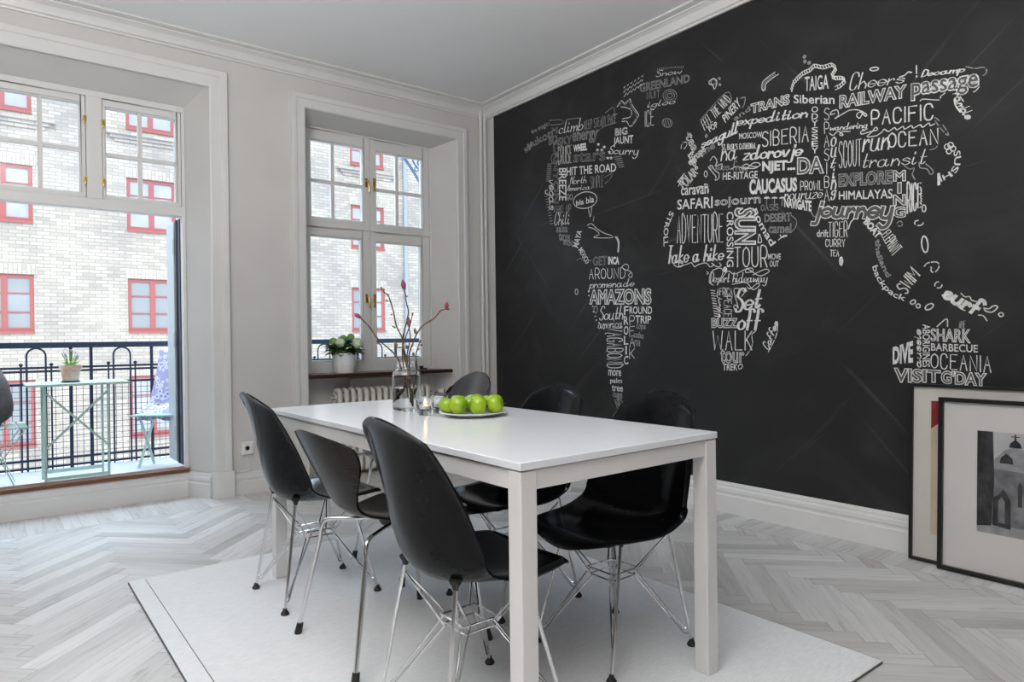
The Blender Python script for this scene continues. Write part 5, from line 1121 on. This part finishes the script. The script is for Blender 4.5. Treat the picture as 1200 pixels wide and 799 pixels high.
 ('l','asia',0.9,1,0,[(1.166,1.866),(1.167,1.862),(1.169,1.858),(1.173,1.856),(1.177,1.856),(1.181,1.858),(1.184,1.862),(1.187,1.866),(1.187,1.871),(1.187,1.876),(1.184,1.879),(1.181,1.881),(1.176,1.881),(1.172,1.879),(1.169,1.875),(1.167,1.871),(1.166,1.866)]),
 ('l','asia',0.9,1,0,[(1.152,1.871),(1.153,1.866),(1.155,1.863),(1.159,1.861),(1.163,1.861),(1.167,1.863),(1.171,1.866),(1.173,1.871),(1.174,1.876),(1.173,1.88),(1.171,1.883),(1.167,1.885),(1.163,1.885),(1.159,1.883),(1.155,1.88),(1.153,1.875),(1.152,1.871)]),
 ('l','asia',0.9,1,0,[(1.143,1.853),(1.144,1.849),(1.146,1.846),(1.149,1.844),(1.153,1.844),(1.157,1.846),(1.16,1.849),(1.162,1.853),(1.163,1.858),(1.162,1.862),(1.16,1.865),(1.157,1.867),(1.153,1.867),(1.149,1.865),(1.146,1.862),(1.144,1.858),(1.143,1.853)]),
 ('l','asia',0.9,1,0,[(1.16,1.846),(1.161,1.841),(1.163,1.838),(1.166,1.836),(1.17,1.836),(1.174,1.838),(1.177,1.841),(1.179,1.846),(1.18,1.85),(1.179,1.854),(1.177,1.858),(1.174,1.859),(1.17,1.859),(1.166,1.858),(1.163,1.854),(1.161,1.85),(1.16,1.846)]),
 ('p','asia','ramble','CB',1,[(1.151,2.098),(1.135,2.041),(1.115,1.998),(1.099,1.967)],0.035),
 ('l','asia',1.3,1,0,[(1.147,2.071),(1.141,2.042),(1.124,2.011)]),
 ('l','asia',0.9,1,1,[(1.124,2.079),(1.108,2.048),(1.091,2.021)]),
 ('l','asia',1,2,1,[(1.1,2.203),(1.067,2.185),(1.035,2.179),(1.023,2.164),(1.029,2.147),(1.048,2.144)]),
 ('l','asia',0.9,1,1,[(1.052,2.099),(1.068,2.085),(1.094,2.085)]),
 ('l','asia',0.9,1,1,[(1.184,2.112),(1.201,2.102),(1.208,2.088),(1.272,2.11),(1.286,2.106)]),
 ('p','asia','thailand','O',2,[(1.49,1.489),(1.486,1.423),(1.471,1.376),(1.44,1.303)],0.021),
 ('l','asia',1,1,0,[(1.266,1.607),(1.267,1.601),(1.269,1.596),(1.271,1.593),(1.274,1.592),(1.277,1.594),(1.28,1.598),(1.281,1.603),(1.282,1.609),(1.281,1.615),(1.279,1.62),(1.277,1.623),(1.274,1.624),(1.271,1.622),(1.268,1.618),(1.267,1.613),(1.266,1.607)]),
 ('l','asia',1.1,1,1,[(1.278,1.542),(1.28,1.537),(1.284,1.534),(1.289,1.532),(1.296,1.532),(1.303,1.534),(1.309,1.538),(1.313,1.542),(1.314,1.547),(1.313,1.551),(1.309,1.555),(1.303,1.556),(1.296,1.556),(1.289,1.554),(1.283,1.551),(1.28,1.546),(1.278,1.542)]),
 ('l','asia',1.3,1,0,[(1.259,1.442),(1.259,1.428),(1.261,1.416),(1.264,1.408),(1.269,1.405),(1.274,1.408),(1.279,1.416),(1.283,1.428),(1.285,1.443),(1.285,1.457),(1.283,1.469),(1.28,1.477),(1.275,1.48),(1.27,1.477),(1.265,1.469),(1.261,1.457),(1.259,1.442)]),
 ('l','asia',1,1,1,[(1.275,1.341),(1.261,1.355),(1.222,1.355),(1.215,1.331),(1.233,1.309),(1.247,1.318),(1.246,1.334),(1.261,1.335),(1.275,1.341)]),
 ('l','asia',1,1,1,[(1.203,1.25),(1.204,1.245),(1.207,1.241),(1.212,1.238),(1.217,1.237),(1.223,1.239),(1.227,1.242),(1.231,1.247),(1.232,1.252),(1.231,1.258),(1.227,1.262),(1.223,1.265),(1.217,1.265),(1.211,1.264),(1.207,1.26),(1.204,1.256),(1.203,1.25)]),
 ('l','asia',1,2,1,[(1.367,1.55),(1.368,1.546),(1.37,1.542),(1.374,1.54),(1.378,1.54),(1.383,1.541),(1.386,1.545),(1.389,1.549),(1.39,1.554),(1.389,1.558),(1.386,1.562),(1.383,1.564),(1.378,1.564),(1.374,1.563),(1.37,1.559),(1.368,1.555),(1.367,1.55)]),
 ('l','asia',1,2,1,[(1.193,1.97),(1.183,1.952),(1.176,1.936),(1.172,1.925),(1.172,1.92),(1.176,1.922),(1.184,1.931),(1.194,1.945),(1.205,1.962),(1.215,1.98),(1.223,1.996),(1.227,2.008),(1.227,2.013),(1.222,2.01),(1.214,2.002),(1.204,1.987),(1.193,1.97)]),
 ('l','asia',1,2,0,[(1.292,1.824),(1.289,1.799),(1.26,1.786),(1.246,1.759),(1.234,1.765),(1.239,1.781),(1.264,1.81)]),
 ('l','asia',0.9,2,1,[(1.217,1.881),(1.228,1.872),(1.26,1.872)]),
 ('l','asia',1,2,0,[(1.355,1.82),(1.333,1.801),(1.314,1.801),(1.322,1.774),(1.311,1.749)]),
 ('l','asia',1,1,0,[(1.29,1.709),(1.284,1.7)]),
 ('l','asia',1,1,0,[(1.288,1.697),(1.284,1.689)]),
 ('l','asia',1,1,0,[(1.287,1.685),(1.284,1.677)]),
 ('l','asia',1,1,0,[(1.29,1.674),(1.284,1.665)]),
 ('l','asia',1,1,0,[(1.289,1.662),(1.284,1.653)]),
 ('l','asia',1,1,0,[(1.287,1.65),(1.284,1.641)]),
 ('l','asia',1,1,0,[(1.29,1.638),(1.285,1.629)]),
 ('l','asia',0.9,1,0,[(1.915,2.353),(1.9,2.39),(1.852,2.42),(1.815,2.426),(1.787,2.439),(1.742,2.418),(1.697,2.415),(1.676,2.389),(1.696,2.361),(1.68,2.343),(1.646,2.332),(1.631,2.313),(1.653,2.296),(1.681,2.291)]),
 ('l','asia',0.9,1,0,[(1.913,2.335),(1.898,2.371),(1.85,2.402),(1.812,2.408),(1.784,2.421),(1.739,2.4),(1.695,2.398),(1.673,2.372),(1.694,2.344),(1.678,2.326),(1.643,2.315),(1.628,2.296),(1.651,2.279),(1.678,2.274)]),
 ('l','asia',0.9,1,0,[(1.918,2.355),(1.911,2.334)]),
 ('l','asia',0.9,1,0,[(1.913,2.367),(1.906,2.347)]),
 ('l','asia',0.9,1,0,[(1.908,2.379),(1.901,2.359)]),
 ('l','asia',0.9,1,0,[(1.903,2.391),(1.896,2.371)]),
 ('l','asia',0.9,1,0,[(1.893,2.397),(1.886,2.377)]),
 ('l','asia',0.9,1,0,[(1.884,2.404),(1.876,2.383)]),
 ('l','asia',0.9,1,0,[(1.874,2.41),(1.867,2.389)]),
 ('l','asia',0.9,1,0,[(1.865,2.416),(1.857,2.395)]),
 ('l','asia',0.9,1,0,[(1.855,2.422),(1.848,2.401)]),
 ('l','asia',0.9,1,0,[(1.842,2.424),(1.835,2.403)]),
 ('l','asia',0.9,1,0,[(1.83,2.425),(1.823,2.405)]),
 ('l','asia',0.9,1,0,[(1.817,2.427),(1.81,2.407)]),
 ('l','asia',0.9,1,0,[(1.808,2.432),(1.801,2.412)]),
 ('l','asia',0.9,1,0,[(1.799,2.436),(1.792,2.416)]),
 ('l','asia',0.9,1,0,[(1.79,2.441),(1.782,2.421)]),
 ('l','asia',0.9,1,0,[(1.774,2.434),(1.767,2.414)]),
 ('l','asia',0.9,1,0,[(1.759,2.427),(1.752,2.407)]),
 ('l','asia',0.9,1,0,[(1.744,2.42),(1.737,2.4)]),
 ('l','asia',0.9,1,0,[(1.729,2.419),(1.722,2.399)]),
 ('l','asia',0.9,1,0,[(1.715,2.418),(1.708,2.398)]),
 ('l','asia',0.9,1,0,[(1.7,2.417),(1.693,2.398)]),
 ('l','asia',0.9,1,0,[(1.689,2.404),(1.682,2.385)]),
 ('l','asia',0.9,1,0,[(1.678,2.391),(1.671,2.371)]),
 ('l','asia',0.9,1,0,[(1.685,2.382),(1.678,2.362)]),
 ('l','asia',0.9,1,0,[(1.692,2.372),(1.685,2.353)]),
 ('l','asia',0.9,1,0,[(1.699,2.363),(1.692,2.343)]),
 ('l','asia',0.9,1,0,[(1.691,2.354),(1.684,2.334)]),
 ('l','asia',0.9,1,0,[(1.683,2.345),(1.676,2.325)]),
 ('l','asia',0.9,1,0,[(1.671,2.341),(1.665,2.322)]),
 ('l','asia',0.9,1,0,[(1.66,2.338),(1.653,2.318)]),
 ('l','asia',0.9,1,0,[(1.648,2.334),(1.642,2.315)]),
 ('l','asia',0.9,1,0,[(1.641,2.324),(1.634,2.305)]),
 ('l','asia',0.9,1,0,[(1.633,2.315),(1.627,2.295)]),
 ('l','asia',0.9,1,0,[(1.644,2.306),(1.638,2.287)]),
 ('l','asia',0.9,1,0,[(1.656,2.297),(1.649,2.278)]),
 ('l','asia',0.9,1,0,[(1.67,2.295),(1.663,2.276)]),
 ('l','asia',0.9,1,0,[(2.089,2.405),(2.082,2.438),(2.049,2.456),(2.008,2.469)]),
 ('l','asia',0.9,1,0,[(2.068,2.388),(2.062,2.421),(2.029,2.439),(1.988,2.451)]),
 ('l','asia',0.9,1,0,[(2.089,2.405),(2.079,2.388),(2.068,2.39)]),
 ('l','asia',0.9,2,0,[(2.087,2.405),(2.071,2.388)]),
 ('l','asia',0.9,2,0,[(2.085,2.413),(2.069,2.396)]),
 ('l','asia',0.9,2,0,[(2.083,2.421),(2.068,2.405)]),
 ('l','asia',0.9,2,0,[(2.082,2.429),(2.066,2.413)]),
 ('l','asia',0.9,2,0,[(2.08,2.438),(2.064,2.421)]),
 ('l','asia',0.9,2,0,[(2.071,2.442),(2.056,2.426)]),
 ('l','asia',0.9,2,0,[(2.063,2.447),(2.048,2.43)]),
 ('l','asia',0.9,2,0,[(2.055,2.451),(2.04,2.435)]),
 ('l','asia',0.9,2,0,[(2.047,2.455),(2.031,2.439)]),
 ('l','asia',0.9,2,0,[(2.036,2.459),(2.021,2.442)]),
 ('l','asia',0.9,2,0,[(2.026,2.462),(2.011,2.445)]),
 ('l','asia',0.9,2,0,[(2.016,2.465),(2.001,2.448)]),
 ('f','asia',2,[(1.832,2.49),(1.835,2.487),(1.838,2.486),(1.842,2.487),(1.846,2.489),(1.848,2.493),(1.85,2.497),(1.85,2.501),(1.848,2.504),(1.845,2.506),(1.842,2.507),(1.838,2.506),(1.834,2.504),(1.832,2.501),(1.83,2.497),(1.831,2.493)]),
 ('f','asia',2,[(1.83,2.464),(1.832,2.461),(1.836,2.46),(1.84,2.461),(1.843,2.463),(1.846,2.467),(1.847,2.471),(1.847,2.475),(1.846,2.478),(1.843,2.48),(1.839,2.481),(1.835,2.48),(1.832,2.478),(1.829,2.475),(1.828,2.471),(1.828,2.467)]),
 ('f','asia',2,[(1.806,2.449),(1.809,2.447),(1.813,2.446),(1.817,2.446),(1.82,2.448),(1.823,2.452),(1.824,2.456),(1.824,2.46),(1.822,2.463),(1.82,2.465),(1.816,2.466),(1.812,2.465),(1.809,2.463),(1.806,2.46),(1.805,2.456),(1.805,2.452)]),
 ('l','asia',1.2,1,0,[(1.468,2.314),(1.469,2.311),(1.473,2.309),(1.479,2.309),(1.487,2.31),(1.495,2.312),(1.501,2.316),(1.506,2.319),(1.507,2.323),(1.506,2.326),(1.502,2.327),(1.496,2.327),(1.488,2.326),(1.481,2.324),(1.474,2.321),(1.47,2.317),(1.468,2.314)]),
 ('l','asia',1.2,1,0,[(1.62,1.561),(1.607,1.593),(1.59,1.608)]),
 ('q','australia','DIVE','B',1,[(1.416,0.967),(1.326,0.999),(1.327,0.895),(1.417,0.885)]),
 ('q','australia','aussie','C',1,[(1.319,0.875),(1.318,1.051),(1.292,1.05),(1.294,0.876)]),
 ('q','australia','ABORIGINES','S',1,[(1.253,1.073),(1.255,0.877),(1.287,0.876),(1.285,1.074)]),
 ('q','australia','SHARK','O',1,[(1.25,1.053),(1.093,1.047),(1.094,0.986),(1.25,0.998)]),
 ('q','australia','BARBECUE','S',1,[(1.25,0.987),(1.065,0.979),(1.065,0.945),(1.25,0.952)]),
 ('q','australia','OCEANIA','T',1,[(1.25,0.94),(1.018,0.931),(1.018,0.858),(1.251,0.873)]),
 ('q','australia','VISIT','OB',1,[(1.409,0.869),(1.213,0.863),(1.213,0.808),(1.41,0.8)]),
 ('q','australia',"G'DAY",'OB',1,[(1.209,0.863),(1.034,0.857),(1.035,0.798),(1.21,0.805)]),
 ('l','australia',1,1,0,[(1.225,1.062),(1.186,1.096),(1.182,1.062)]),
 ('q','australia','AME','T',2,[(1.136,1.085),(1.113,1.085),(1.113,1.051),(1.136,1.055)]),
 ('l','australia',1.1,1,0,[(1.314,1.183),(1.314,1.18),(1.315,1.176),(1.317,1.173),(1.321,1.171),(1.326,1.169),(1.33,1.169),(1.333,1.171),(1.335,1.174),(1.336,1.177),(1.335,1.181),(1.332,1.184),(1.328,1.187),(1.324,1.188),(1.319,1.188),(1.316,1.186),(1.314,1.183)]),
 ('l','australia',1.1,1,0,[(1.294,1.159),(1.295,1.156),(1.296,1.153),(1.299,1.151),(1.303,1.151),(1.306,1.151),(1.309,1.154),(1.311,1.157),(1.311,1.16),(1.311,1.164),(1.309,1.166),(1.306,1.168),(1.303,1.169),(1.299,1.168),(1.296,1.166),(1.295,1.163),(1.294,1.159)]),
 ('l','australia',1.2,1,0,[(1.24,1.163),(1.239,1.159),(1.241,1.154),(1.245,1.148),(1.251,1.144),(1.257,1.141),(1.264,1.14),(1.269,1.141),(1.272,1.145),(1.273,1.149),(1.271,1.154),(1.267,1.16),(1.261,1.164),(1.254,1.167),(1.248,1.168),(1.243,1.167),(1.24,1.163)]),
 ('l','australia',0.9,1,0,[(1.128,1.208),(1.113,1.192),(1.095,1.191),(1.087,1.175),(1.069,1.168)]),
 ('l','australia',0.9,1,0,[(1.139,1.161),(1.132,1.142),(1.113,1.131)]),
 ('l','australia',0.9,1,0,[(1.062,1.109),(1.044,1.105),(1.03,1.083)]),
 ('l','australia',1.1,1,0,[(1.041,1.138),(1.034,1.125),(1.012,1.12),(0.993,1.136),(0.995,1.146),(1.009,1.145),(1.023,1.135),(1.041,1.138)]),
 ('l','australia',1,1,0,[(0.971,1.106),(0.972,1.103),(0.974,1.101),(0.977,1.1),(0.98,1.1),(0.984,1.102),(0.986,1.104),(0.987,1.107),(0.988,1.11),(0.986,1.113),(0.984,1.115),(0.981,1.116),(0.978,1.116),(0.975,1.115),(0.972,1.112),(0.971,1.109),(0.971,1.106)]),
]
def chalk_for(reg):
    if reg not in CONT: CONT[reg] = Chalk()
    return CONT[reg]
def put_text(ck, txt, st, col, mp, hm):
    mi = {1: 0, 2: 1, 0: 2}[col]
    if st in ('S', 'B', 'O', 'OB'):
        vs, fs, bd_ = font_mesh(txt, {'S': .012, 'B': .045, 'O': .0, 'OB': .03}[st]); x0, y0, x1, y1 = bbox(vs)
        V = [mp((x-x0)/(x1-x0), (y-y0)/(y1-y0)) for x, y in vs]
        if st in ('S', 'B'): ck.add([ck.pt(p) for p in V], fs, mi)
        else:
            w = max(.0034, min(.0065, hm*.055))*(1.25 if st == 'OB' else 1)
            for a, b in bd_: ck.ribbon([V[a], V[b]], w, mi)
            if st == 'OB': ck.add([ck.pt(p, -2) for p in V], fs, 2)
    else:
        caps = st in ('T', 'T2'); pl = stroke_text(txt, caps, 0 if caps else .28); pts = [p for q in pl for p in q]; x0, y0, x1, y1 = bbox(pts)
        if x1-x0 < .5: x0 -= .5; x1 += .5
        w = {'T': max(.004, min(.0068, hm*.07)), 'T2': max(.006, min(.0105, hm*.09)), 'C': max(.0046, min(.008, hm*.075)), 'CB': max(.0062, min(.016, hm*.12)), 'CBB': .015, 'OC': .026}[st]
        for q in pl:
            Q = [mp((x-x0)/max(1e-6, x1-x0), (y-y0)/max(1e-6, y1-y0)) for x, y in q]
            if st == 'OC':
                ck.ribbon(Q, w, mi); ck.ribbon(Q, w*.60, 2, k=8)
            else: ck.ribbon(Q, w, mi, calli=st in ('C', 'CB'))
for e in MURAL:
    ck = chalk_for(e[1])
    if e[0] == 'q':
        tl, tr, br, bl = e[5]; hm = min((math.dist(tl, bl)+math.dist(tr, br))/2, 2.2*math.dist(tl, tr)/max(1, len(e[2]))); put_text(ck, e[2], e[3], e[4], quadmap(e[5]), hm)
    elif e[0] == 'p': put_text(ck, e[2], e[3], e[4], pathmap(e[5], abs(e[6])), abs(e[6]))
    elif e[0] == 'l':
        P = e[5]; w = .0048*e[2]; mi = {1: 0, 2: 1, 0: 2}[e[3]]
        if len(P) > 2: P = [(v.x, v.y) for v in catmull([(a, b, 0) for a, b in P], 5)]
        if e[4]:
            L = 0; seg = [P[0]]
            for a, b in zip(P, P[1:]):
                L += math.dist(a, b); seg.append(b)
                if L > .026: ck.ribbon(seg, w, mi); L = -.014; seg = [b]
                elif L < 0: seg = [b]
        else: ck.ribbon(P, w, mi)
    elif e[0] == 'f': ck.add([ck.pt(p) for p in e[3]], [tuple(range(len(e[3])))], {1: 0, 2: 1, 0: 2}[e[2]])
mu = thing('chalk_lettering', 'white chalk world map made of travel words, lettered across the blackboard wall', 'mural', (0, 0, 0))
NICE = {'greenland': 'chalk words forming Greenland', 'north_america': 'chalk words forming North America', 'south_america': 'chalk words forming South America', 'europe': 'chalk words forming Europe', 'africa': 'chalk words forming Africa', 'asia': 'chalk words forming Asia', 'australia': 'chalk words forming Australia'}
for reg, ck in CONT.items():
    o = obj('lettering', ck, [M['chalk'], M['chalk_grey'], M['chalk_faint'], M['board']], mu, smooth=False, fix=False); o['label'] = NICE[reg]

# ------------------------------------------------------------------ outside: balcony, courtyard, building opposite
struct(obj('balcony_floor', MB().box(-.8, 5.0, -.05, 3.6, 6.0, .13), M['balcony'], smooth=False))
rl = thing('balcony_railing', 'dark blue iron balcony railing with arches and ball-topped bars', 'railing', (0, 5.85, 0))
obj('handrail', MB().box(-.8, -.03, 1.002, 3.6, .03, 1.044), M['iron'], rl, smooth=False, bevel=.006)
hb = MB()
for z in (.862, .836, .744, .205, .150, .097): hb.box(-.8, -.008, z-.008, 3.6, .008, z+.008)
obj('crossbars', hb, M['iron'], rl, smooth=False)
for x in [-.55, -.05, .471, .597, .998, 1.53, 1.66, 2.06, 2.59, 2.72, 3.12]:
    obj('post', MB().box(x-.010, -.010, .13, x+.010, .010, 1.003), M['iron'], rl, smooth=False)
for x in (-.264, .2645, .797, 1.325, 1.86, 2.05+.345, 2.92):
    r = .056; a = [(x-r, 0, .13)] + [(x-r*cos(pi*k/12), 0, .945+r*sin(pi*k/12)) for k in range(13)] + [(x+r, 0, .13)]
    obj('arch', MB().tube(a, .0065, 8), M['iron'], rl)
    for s in (-1, 1): obj('ball_bar', MB().tube([(x+s*.0885, 0, .13), (x+s*.0885, 0, .875)], .006, 8).ball((x+s*.0885, 0, .884), .013, 10), M['iron'], rl)
gm = MB(); x = -.8
while x < 3.6: gm.box(x-.0016, -.0016, .10, x+.0016, .0016, .744); x += .042
z = .235
while z < .73: gm.box(-.8, -.0016, z-.0016, 3.6, .0016, z+.0016); z += .042
o = obj('wire_grid', gm, M['iron'], rl, smooth=False)
ZB = .13
bt = thing('bistro_table', 'pale green folding bistro table on the balcony', 'table', (.46, 5.31, ZB))
obj('table_top', MB().box(-.285, -.2, .632, .285, .2, .648), M['mint'], bt, bevel=.004)
for y in (-.15, .15):
    for x in (-.185, .16): obj('leg', MB().tube([(x, y, 0), (x, y, .632)], .0075, 8), M['mint'], bt)
obj('cross_brace', MB().bar((-.175, -.15, .585), (.155, -.15, .235), .005, .014).bar((.155, -.142, .585), (-.18, -.142, .24), .005, .014), M['mint'], bt, smooth=False)
for y in (-.165, .145): obj('foot_rail', MB().box(-.185, y, .035, .16, y+.01, .056), M['mint'], bt, smooth=False)
def folding_chair(label, loc, sg):
    t = thing('folding_chair', label, 'chair', loc, 0, 'folding balcony chairs')
    for k in range(6): obj('seat_slat', MB().box(-.165+k*.058, -.19, .378, -.165+k*.058+.045, .19, .390), M['mint'], t, bevel=.003)
    for y in (-.175, .175):
        obj('leg', MB().bar((.165*1, y, .385), (-.085, y, 0), .006, .018, up=(0, 1, 0)), M['mint'], t, smooth=False)
        obj('back_post', MB().bar((-.085 if sg > 0 else -.04, y*.96, .385), (.11, y*.96, 0), .006, .018, up=(0, 1, 0)).bar((sg*.155, y*.96, .385), (sg*.215, y*.96, .80), .006, .018, up=(0, 1, 0)), M['mint'], t, smooth=False)
    for z in (.60, .72): 
        x = sg*(.155 + .06*(z-.385)/.415); obj('back_slat', MB().box(x-.004, -.175, z-.03, x+.004, .175, z+.03), M['mint'], t, smooth=False)
    return t
folding_chair('pale green folding chair on the balcony with a brown cushion, by the left door leaf', (.015, 5.32, ZB), -1)
folding_chair('pale green folding chair on the balcony draped with a patterned blanket', (1.03, 5.42, ZB), 1).rotation_euler = (0, 0, R(52))
def pillow(u, v):
    a, b = 2*u-1, 2*v-1; h = (1-a**4)*(1-b**4); return a*.185*(1-.06*b*b), b*.165*(1-.06*a*a), h
cu = MB(); cu.grid(lambda u, v: (pillow(u, v)[0], pillow(u, v)[2]*.062, pillow(u, v)[1]), 18, 18); cu.grid(lambda u, v: (pillow(u, v)[0], -pillow(u, v)[2]*.062, pillow(u, v)[1]), 18, 18)
o = obj('cushion', cu, M['brown_cloth'], angle=70); o.location = (.012, 5.32, ZB+.39+.155); o.rotation_euler = (R(-4), R(-14), R(62)); tag(o, 'dark brown cushion leaning on the folding chair by the left door leaf', 'cushion')
bl = MB()
def blk(u, v):
    y = (u-.5)*.36; s = v*1.08; w = .010*sin(u*19+v*3)+.008*sin(u*7-v*9)
    if s < .44: x, z = .222+.012*(s/.44) + w*.5, .41 + s
    elif s < .50: k = (s-.44)/.06; x, z = .234 - .05*sin(k*pi/2)*0 - .03*k, .85 + .012*sin(pi*k)
    elif s < .86: k = (s-.50)/.36; x, z = .195 - .11*k + w, .845 - .40*k
    else: k = (s-.86)/.22; x, z = .085 - .17*k, .445 - .10*k*k + w*.6
    return (x, y + .012*sin(v*9), z)
bl.grid(blk, 20, 36)
o = obj('blanket', bl, M['blanket'], angle=80); so = o.modifiers.new('thickness', 'SOLIDIFY'); so.thickness = .007; so.offset = 0; o.location = (1.03, 5.42, ZB); o.rotation_euler = (0, 0, R(52)); tag(o, 'violet and white patterned blanket draped over the right folding chair', 'blanket')
fp = thing('flower_pot', 'whitewashed terracotta pot with small violet flowers on the bistro table', 'plant', (.425, 5.30, ZB+.648))
obj('plant_pot', MB().lathe([(0, 0), (.042, 0), (.044, .006), (.056, .078), (.064, .080), (.066, .112), (.060, .112), (.056, .098), (0, .098)], 28), M['terracotta'], fp)
obj('saucer', MB().lathe([(0, -.0), (.05, 0), (.056, .008), (.052, .009), (0, .004)], 28), M['iron'], fp)
pf = MB(); rnd = random.Random(8); tips = []
for k in range(16):
    a = rnd.uniform(0, 2*pi); L = rnd.uniform(.05, .11); tip = (.045*cos(a), .045*sin(a), .10+L); pf.tube(catmull([(.015*cos(a), .015*sin(a), .097), (.03*cos(a), .03*sin(a), .10+L*.6), tip], 3), .0022, 5); tips.append(tip)
    leafquad(pf, (.02*cos(a), .02*sin(a), .10), (cos(a), sin(a), 1.2), (0, 0, 1), .06, .010)
obj('foliage', pf, M['leaf_pale'], fp)
for k, tpp in enumerate(tips[:9]):
    b = MB()
    for q in range(5): leafquad(b, tpp, (cos(q*1.257), sin(q*1.257), .5), (0, 0, 1), .018, .008)
    obj('blossom', b, M['violet'] if k % 3 else M['pot'], fp)
br = MB()
for k in range(2):
    br.tube(catmull([(3.09, 5.60+k*.02, 2.76), (3.18, 5.6+k*.02, 2.66), (3.32, 5.6+k*.02, 2.47)], 6), .009, 8)
br.tube(catmull([(3.19, 5.61, 2.76), (3.22, 5.61, 2.70), (3.32, 5.61, 2.60)], 5), .008, 8); br.tube([(3.28+.03*cos(k*.52), 5.61, 2.72+.03*sin(k*.52)) for k in range(12)], .007, 8, closed=True); br.tube([(3.24+.02*cos(k*.52), 5.61, 2.655+.02*sin(k*.52)) for k in range(12)], .006, 8, closed=True)
br.tube([(3.05, 5.61, 2.775), (3.42, 5.61, 2.775)], .014, 8).tube([(3.335, 5.61, 2.78), (3.335, 5.61, 2.40)], .012, 8)
struct(obj('balcony_slab', MB().box(2.9, 5.0, 2.79, 3.5, 5.68, 2.9), M['wall'], smooth=False))
o = obj('balcony_bracket', br, M['iron_light']); tag(o, 'ornate blue iron bracket seen through the upper right window sash', 'bracket')
struct(obj('ground', MB().box(-30, 5.2, -7.4, 45, 40, -7.0), M['balcony'], smooth=False))
FY = 20.0
bu = thing('brick_building', 'cream brick apartment building with red windows across the courtyard', 'building', (0, FY, 0))
WX = [-6.04, -2.87, .30, 3.47, 6.64, 9.72, 12.9, 16.07]; WZ = [(-6.7, -5.35), (-4.05, -2.6), (-1.40, .17), (1.35, 2.72), (4.01, 5.36), (6.67, 8.05), (9.35, 10.7)]; HWD = .585
wm = MB(); xs = [-12.0]; 
for c in WX: xs += [c-HWD, c+HWD]
xs.append(24.0); zs = [-7.0]
for a, b in WZ: zs += [a, b]
zs.append(13.0)
for i in range(len(xs)-1):
    for j in range(len(zs)-1):
        if i % 2 == 1 and j % 2 == 1:
            x0, x1, z0_, z1_ = xs[i], xs[i+1], zs[j], zs[j+1]; d = .14
            wm.add([(x0, 0, z0_), (x1, 0, z0_), (x1, d, z0_), (x0, d, z0_), (x0, 0, z1_), (x1, 0, z1_), (x1, d, z1_), (x0, d, z1_)], [(0, 1, 2, 3), (4, 7, 6, 5), (0, 3, 7, 4), (1, 5, 6, 2)]); continue
        wm.add([(xs[i], 0, zs[j]), (xs[i+1], 0, zs[j]), (xs[i+1], 0, zs[j+1]), (xs[i], 0, zs[j+1])], [(0, 1, 2, 3)])
wm.box(-12, .3, -7, 24, .5, 13)
obj('wall', wm, M['brick'], bu, smooth=False, fix=False)
for c in WX:
    ld = MB().box(c-1.05, -.16, 6.42, c+1.05, 0, 6.50).box(c-.95, -.10, 6.34, c+.95, 0, 6.42).box(c-.85, -.05, 6.26, c+.85, 0, 6.34)
    obj('ledge', ld, M['brick'], bu, smooth=False)
def facade_window(c, a, b):
    h = b-a; f = MB()
    for x0, x1 in ((-HWD, -HWD+.085), (HWD-.085, HWD), (-.06, .06)): f.box(x0, .04, .0, x1, .12, h)
    for x0, x1 in ((-HWD+.085, -.06), (.06, HWD-.085)):
        f.box(x0, .04, 0, x1, .12, .08).box(x0, .04, h-.08, x1, .12, h)
        for k in (1, 2): f.box(x0, .055, h*k/3-.015, x1, .10, h*k/3+.015)
    f.box(-HWD, -.05, -.06, HWD, .05, .0)
    o = obj('window', f, M['red'], bu, smooth=False); o.location = (c, 0, a); obj('lintel', MB().box(-HWD-.06, -.012, h, HWD+.06, .0, h+.24), M['brick_soldier'], o, smooth=False)
    for x0, x1 in ((-HWD+.085, -.06), (.06, HWD-.085)): obj('pane', MB().box(x0, .085, .08, x1, .09, h-.08), M['far_pane_sky'] if (a > 3.5 or rndw.random() < .25) else M['far_pane'], o, smooth=False)
rndw = random.Random(2)
for c in WX:
    for a, b in WZ[1:6]: facade_window(c, a, b)
dp = thing('drainpipe', 'grey-blue drainpipe running down the brick building, seen through the right window half', 'pipe', (11.05, FY-.09, 0))
obj('pipe', MB().tube([(0, 0, -7), (0, 0, 13)], .07, 12), M['zinc'], dp)
for z in (-3, 0, 3, 6, 9): obj('pipe_clip', MB().lathe([(.072, 0), (.085, 0), (.085, .06), (.072, .06)], 14, (0, 0, z)).box(-.02, .07, z, .02, .089, z+.05), M['zinc'], dp)
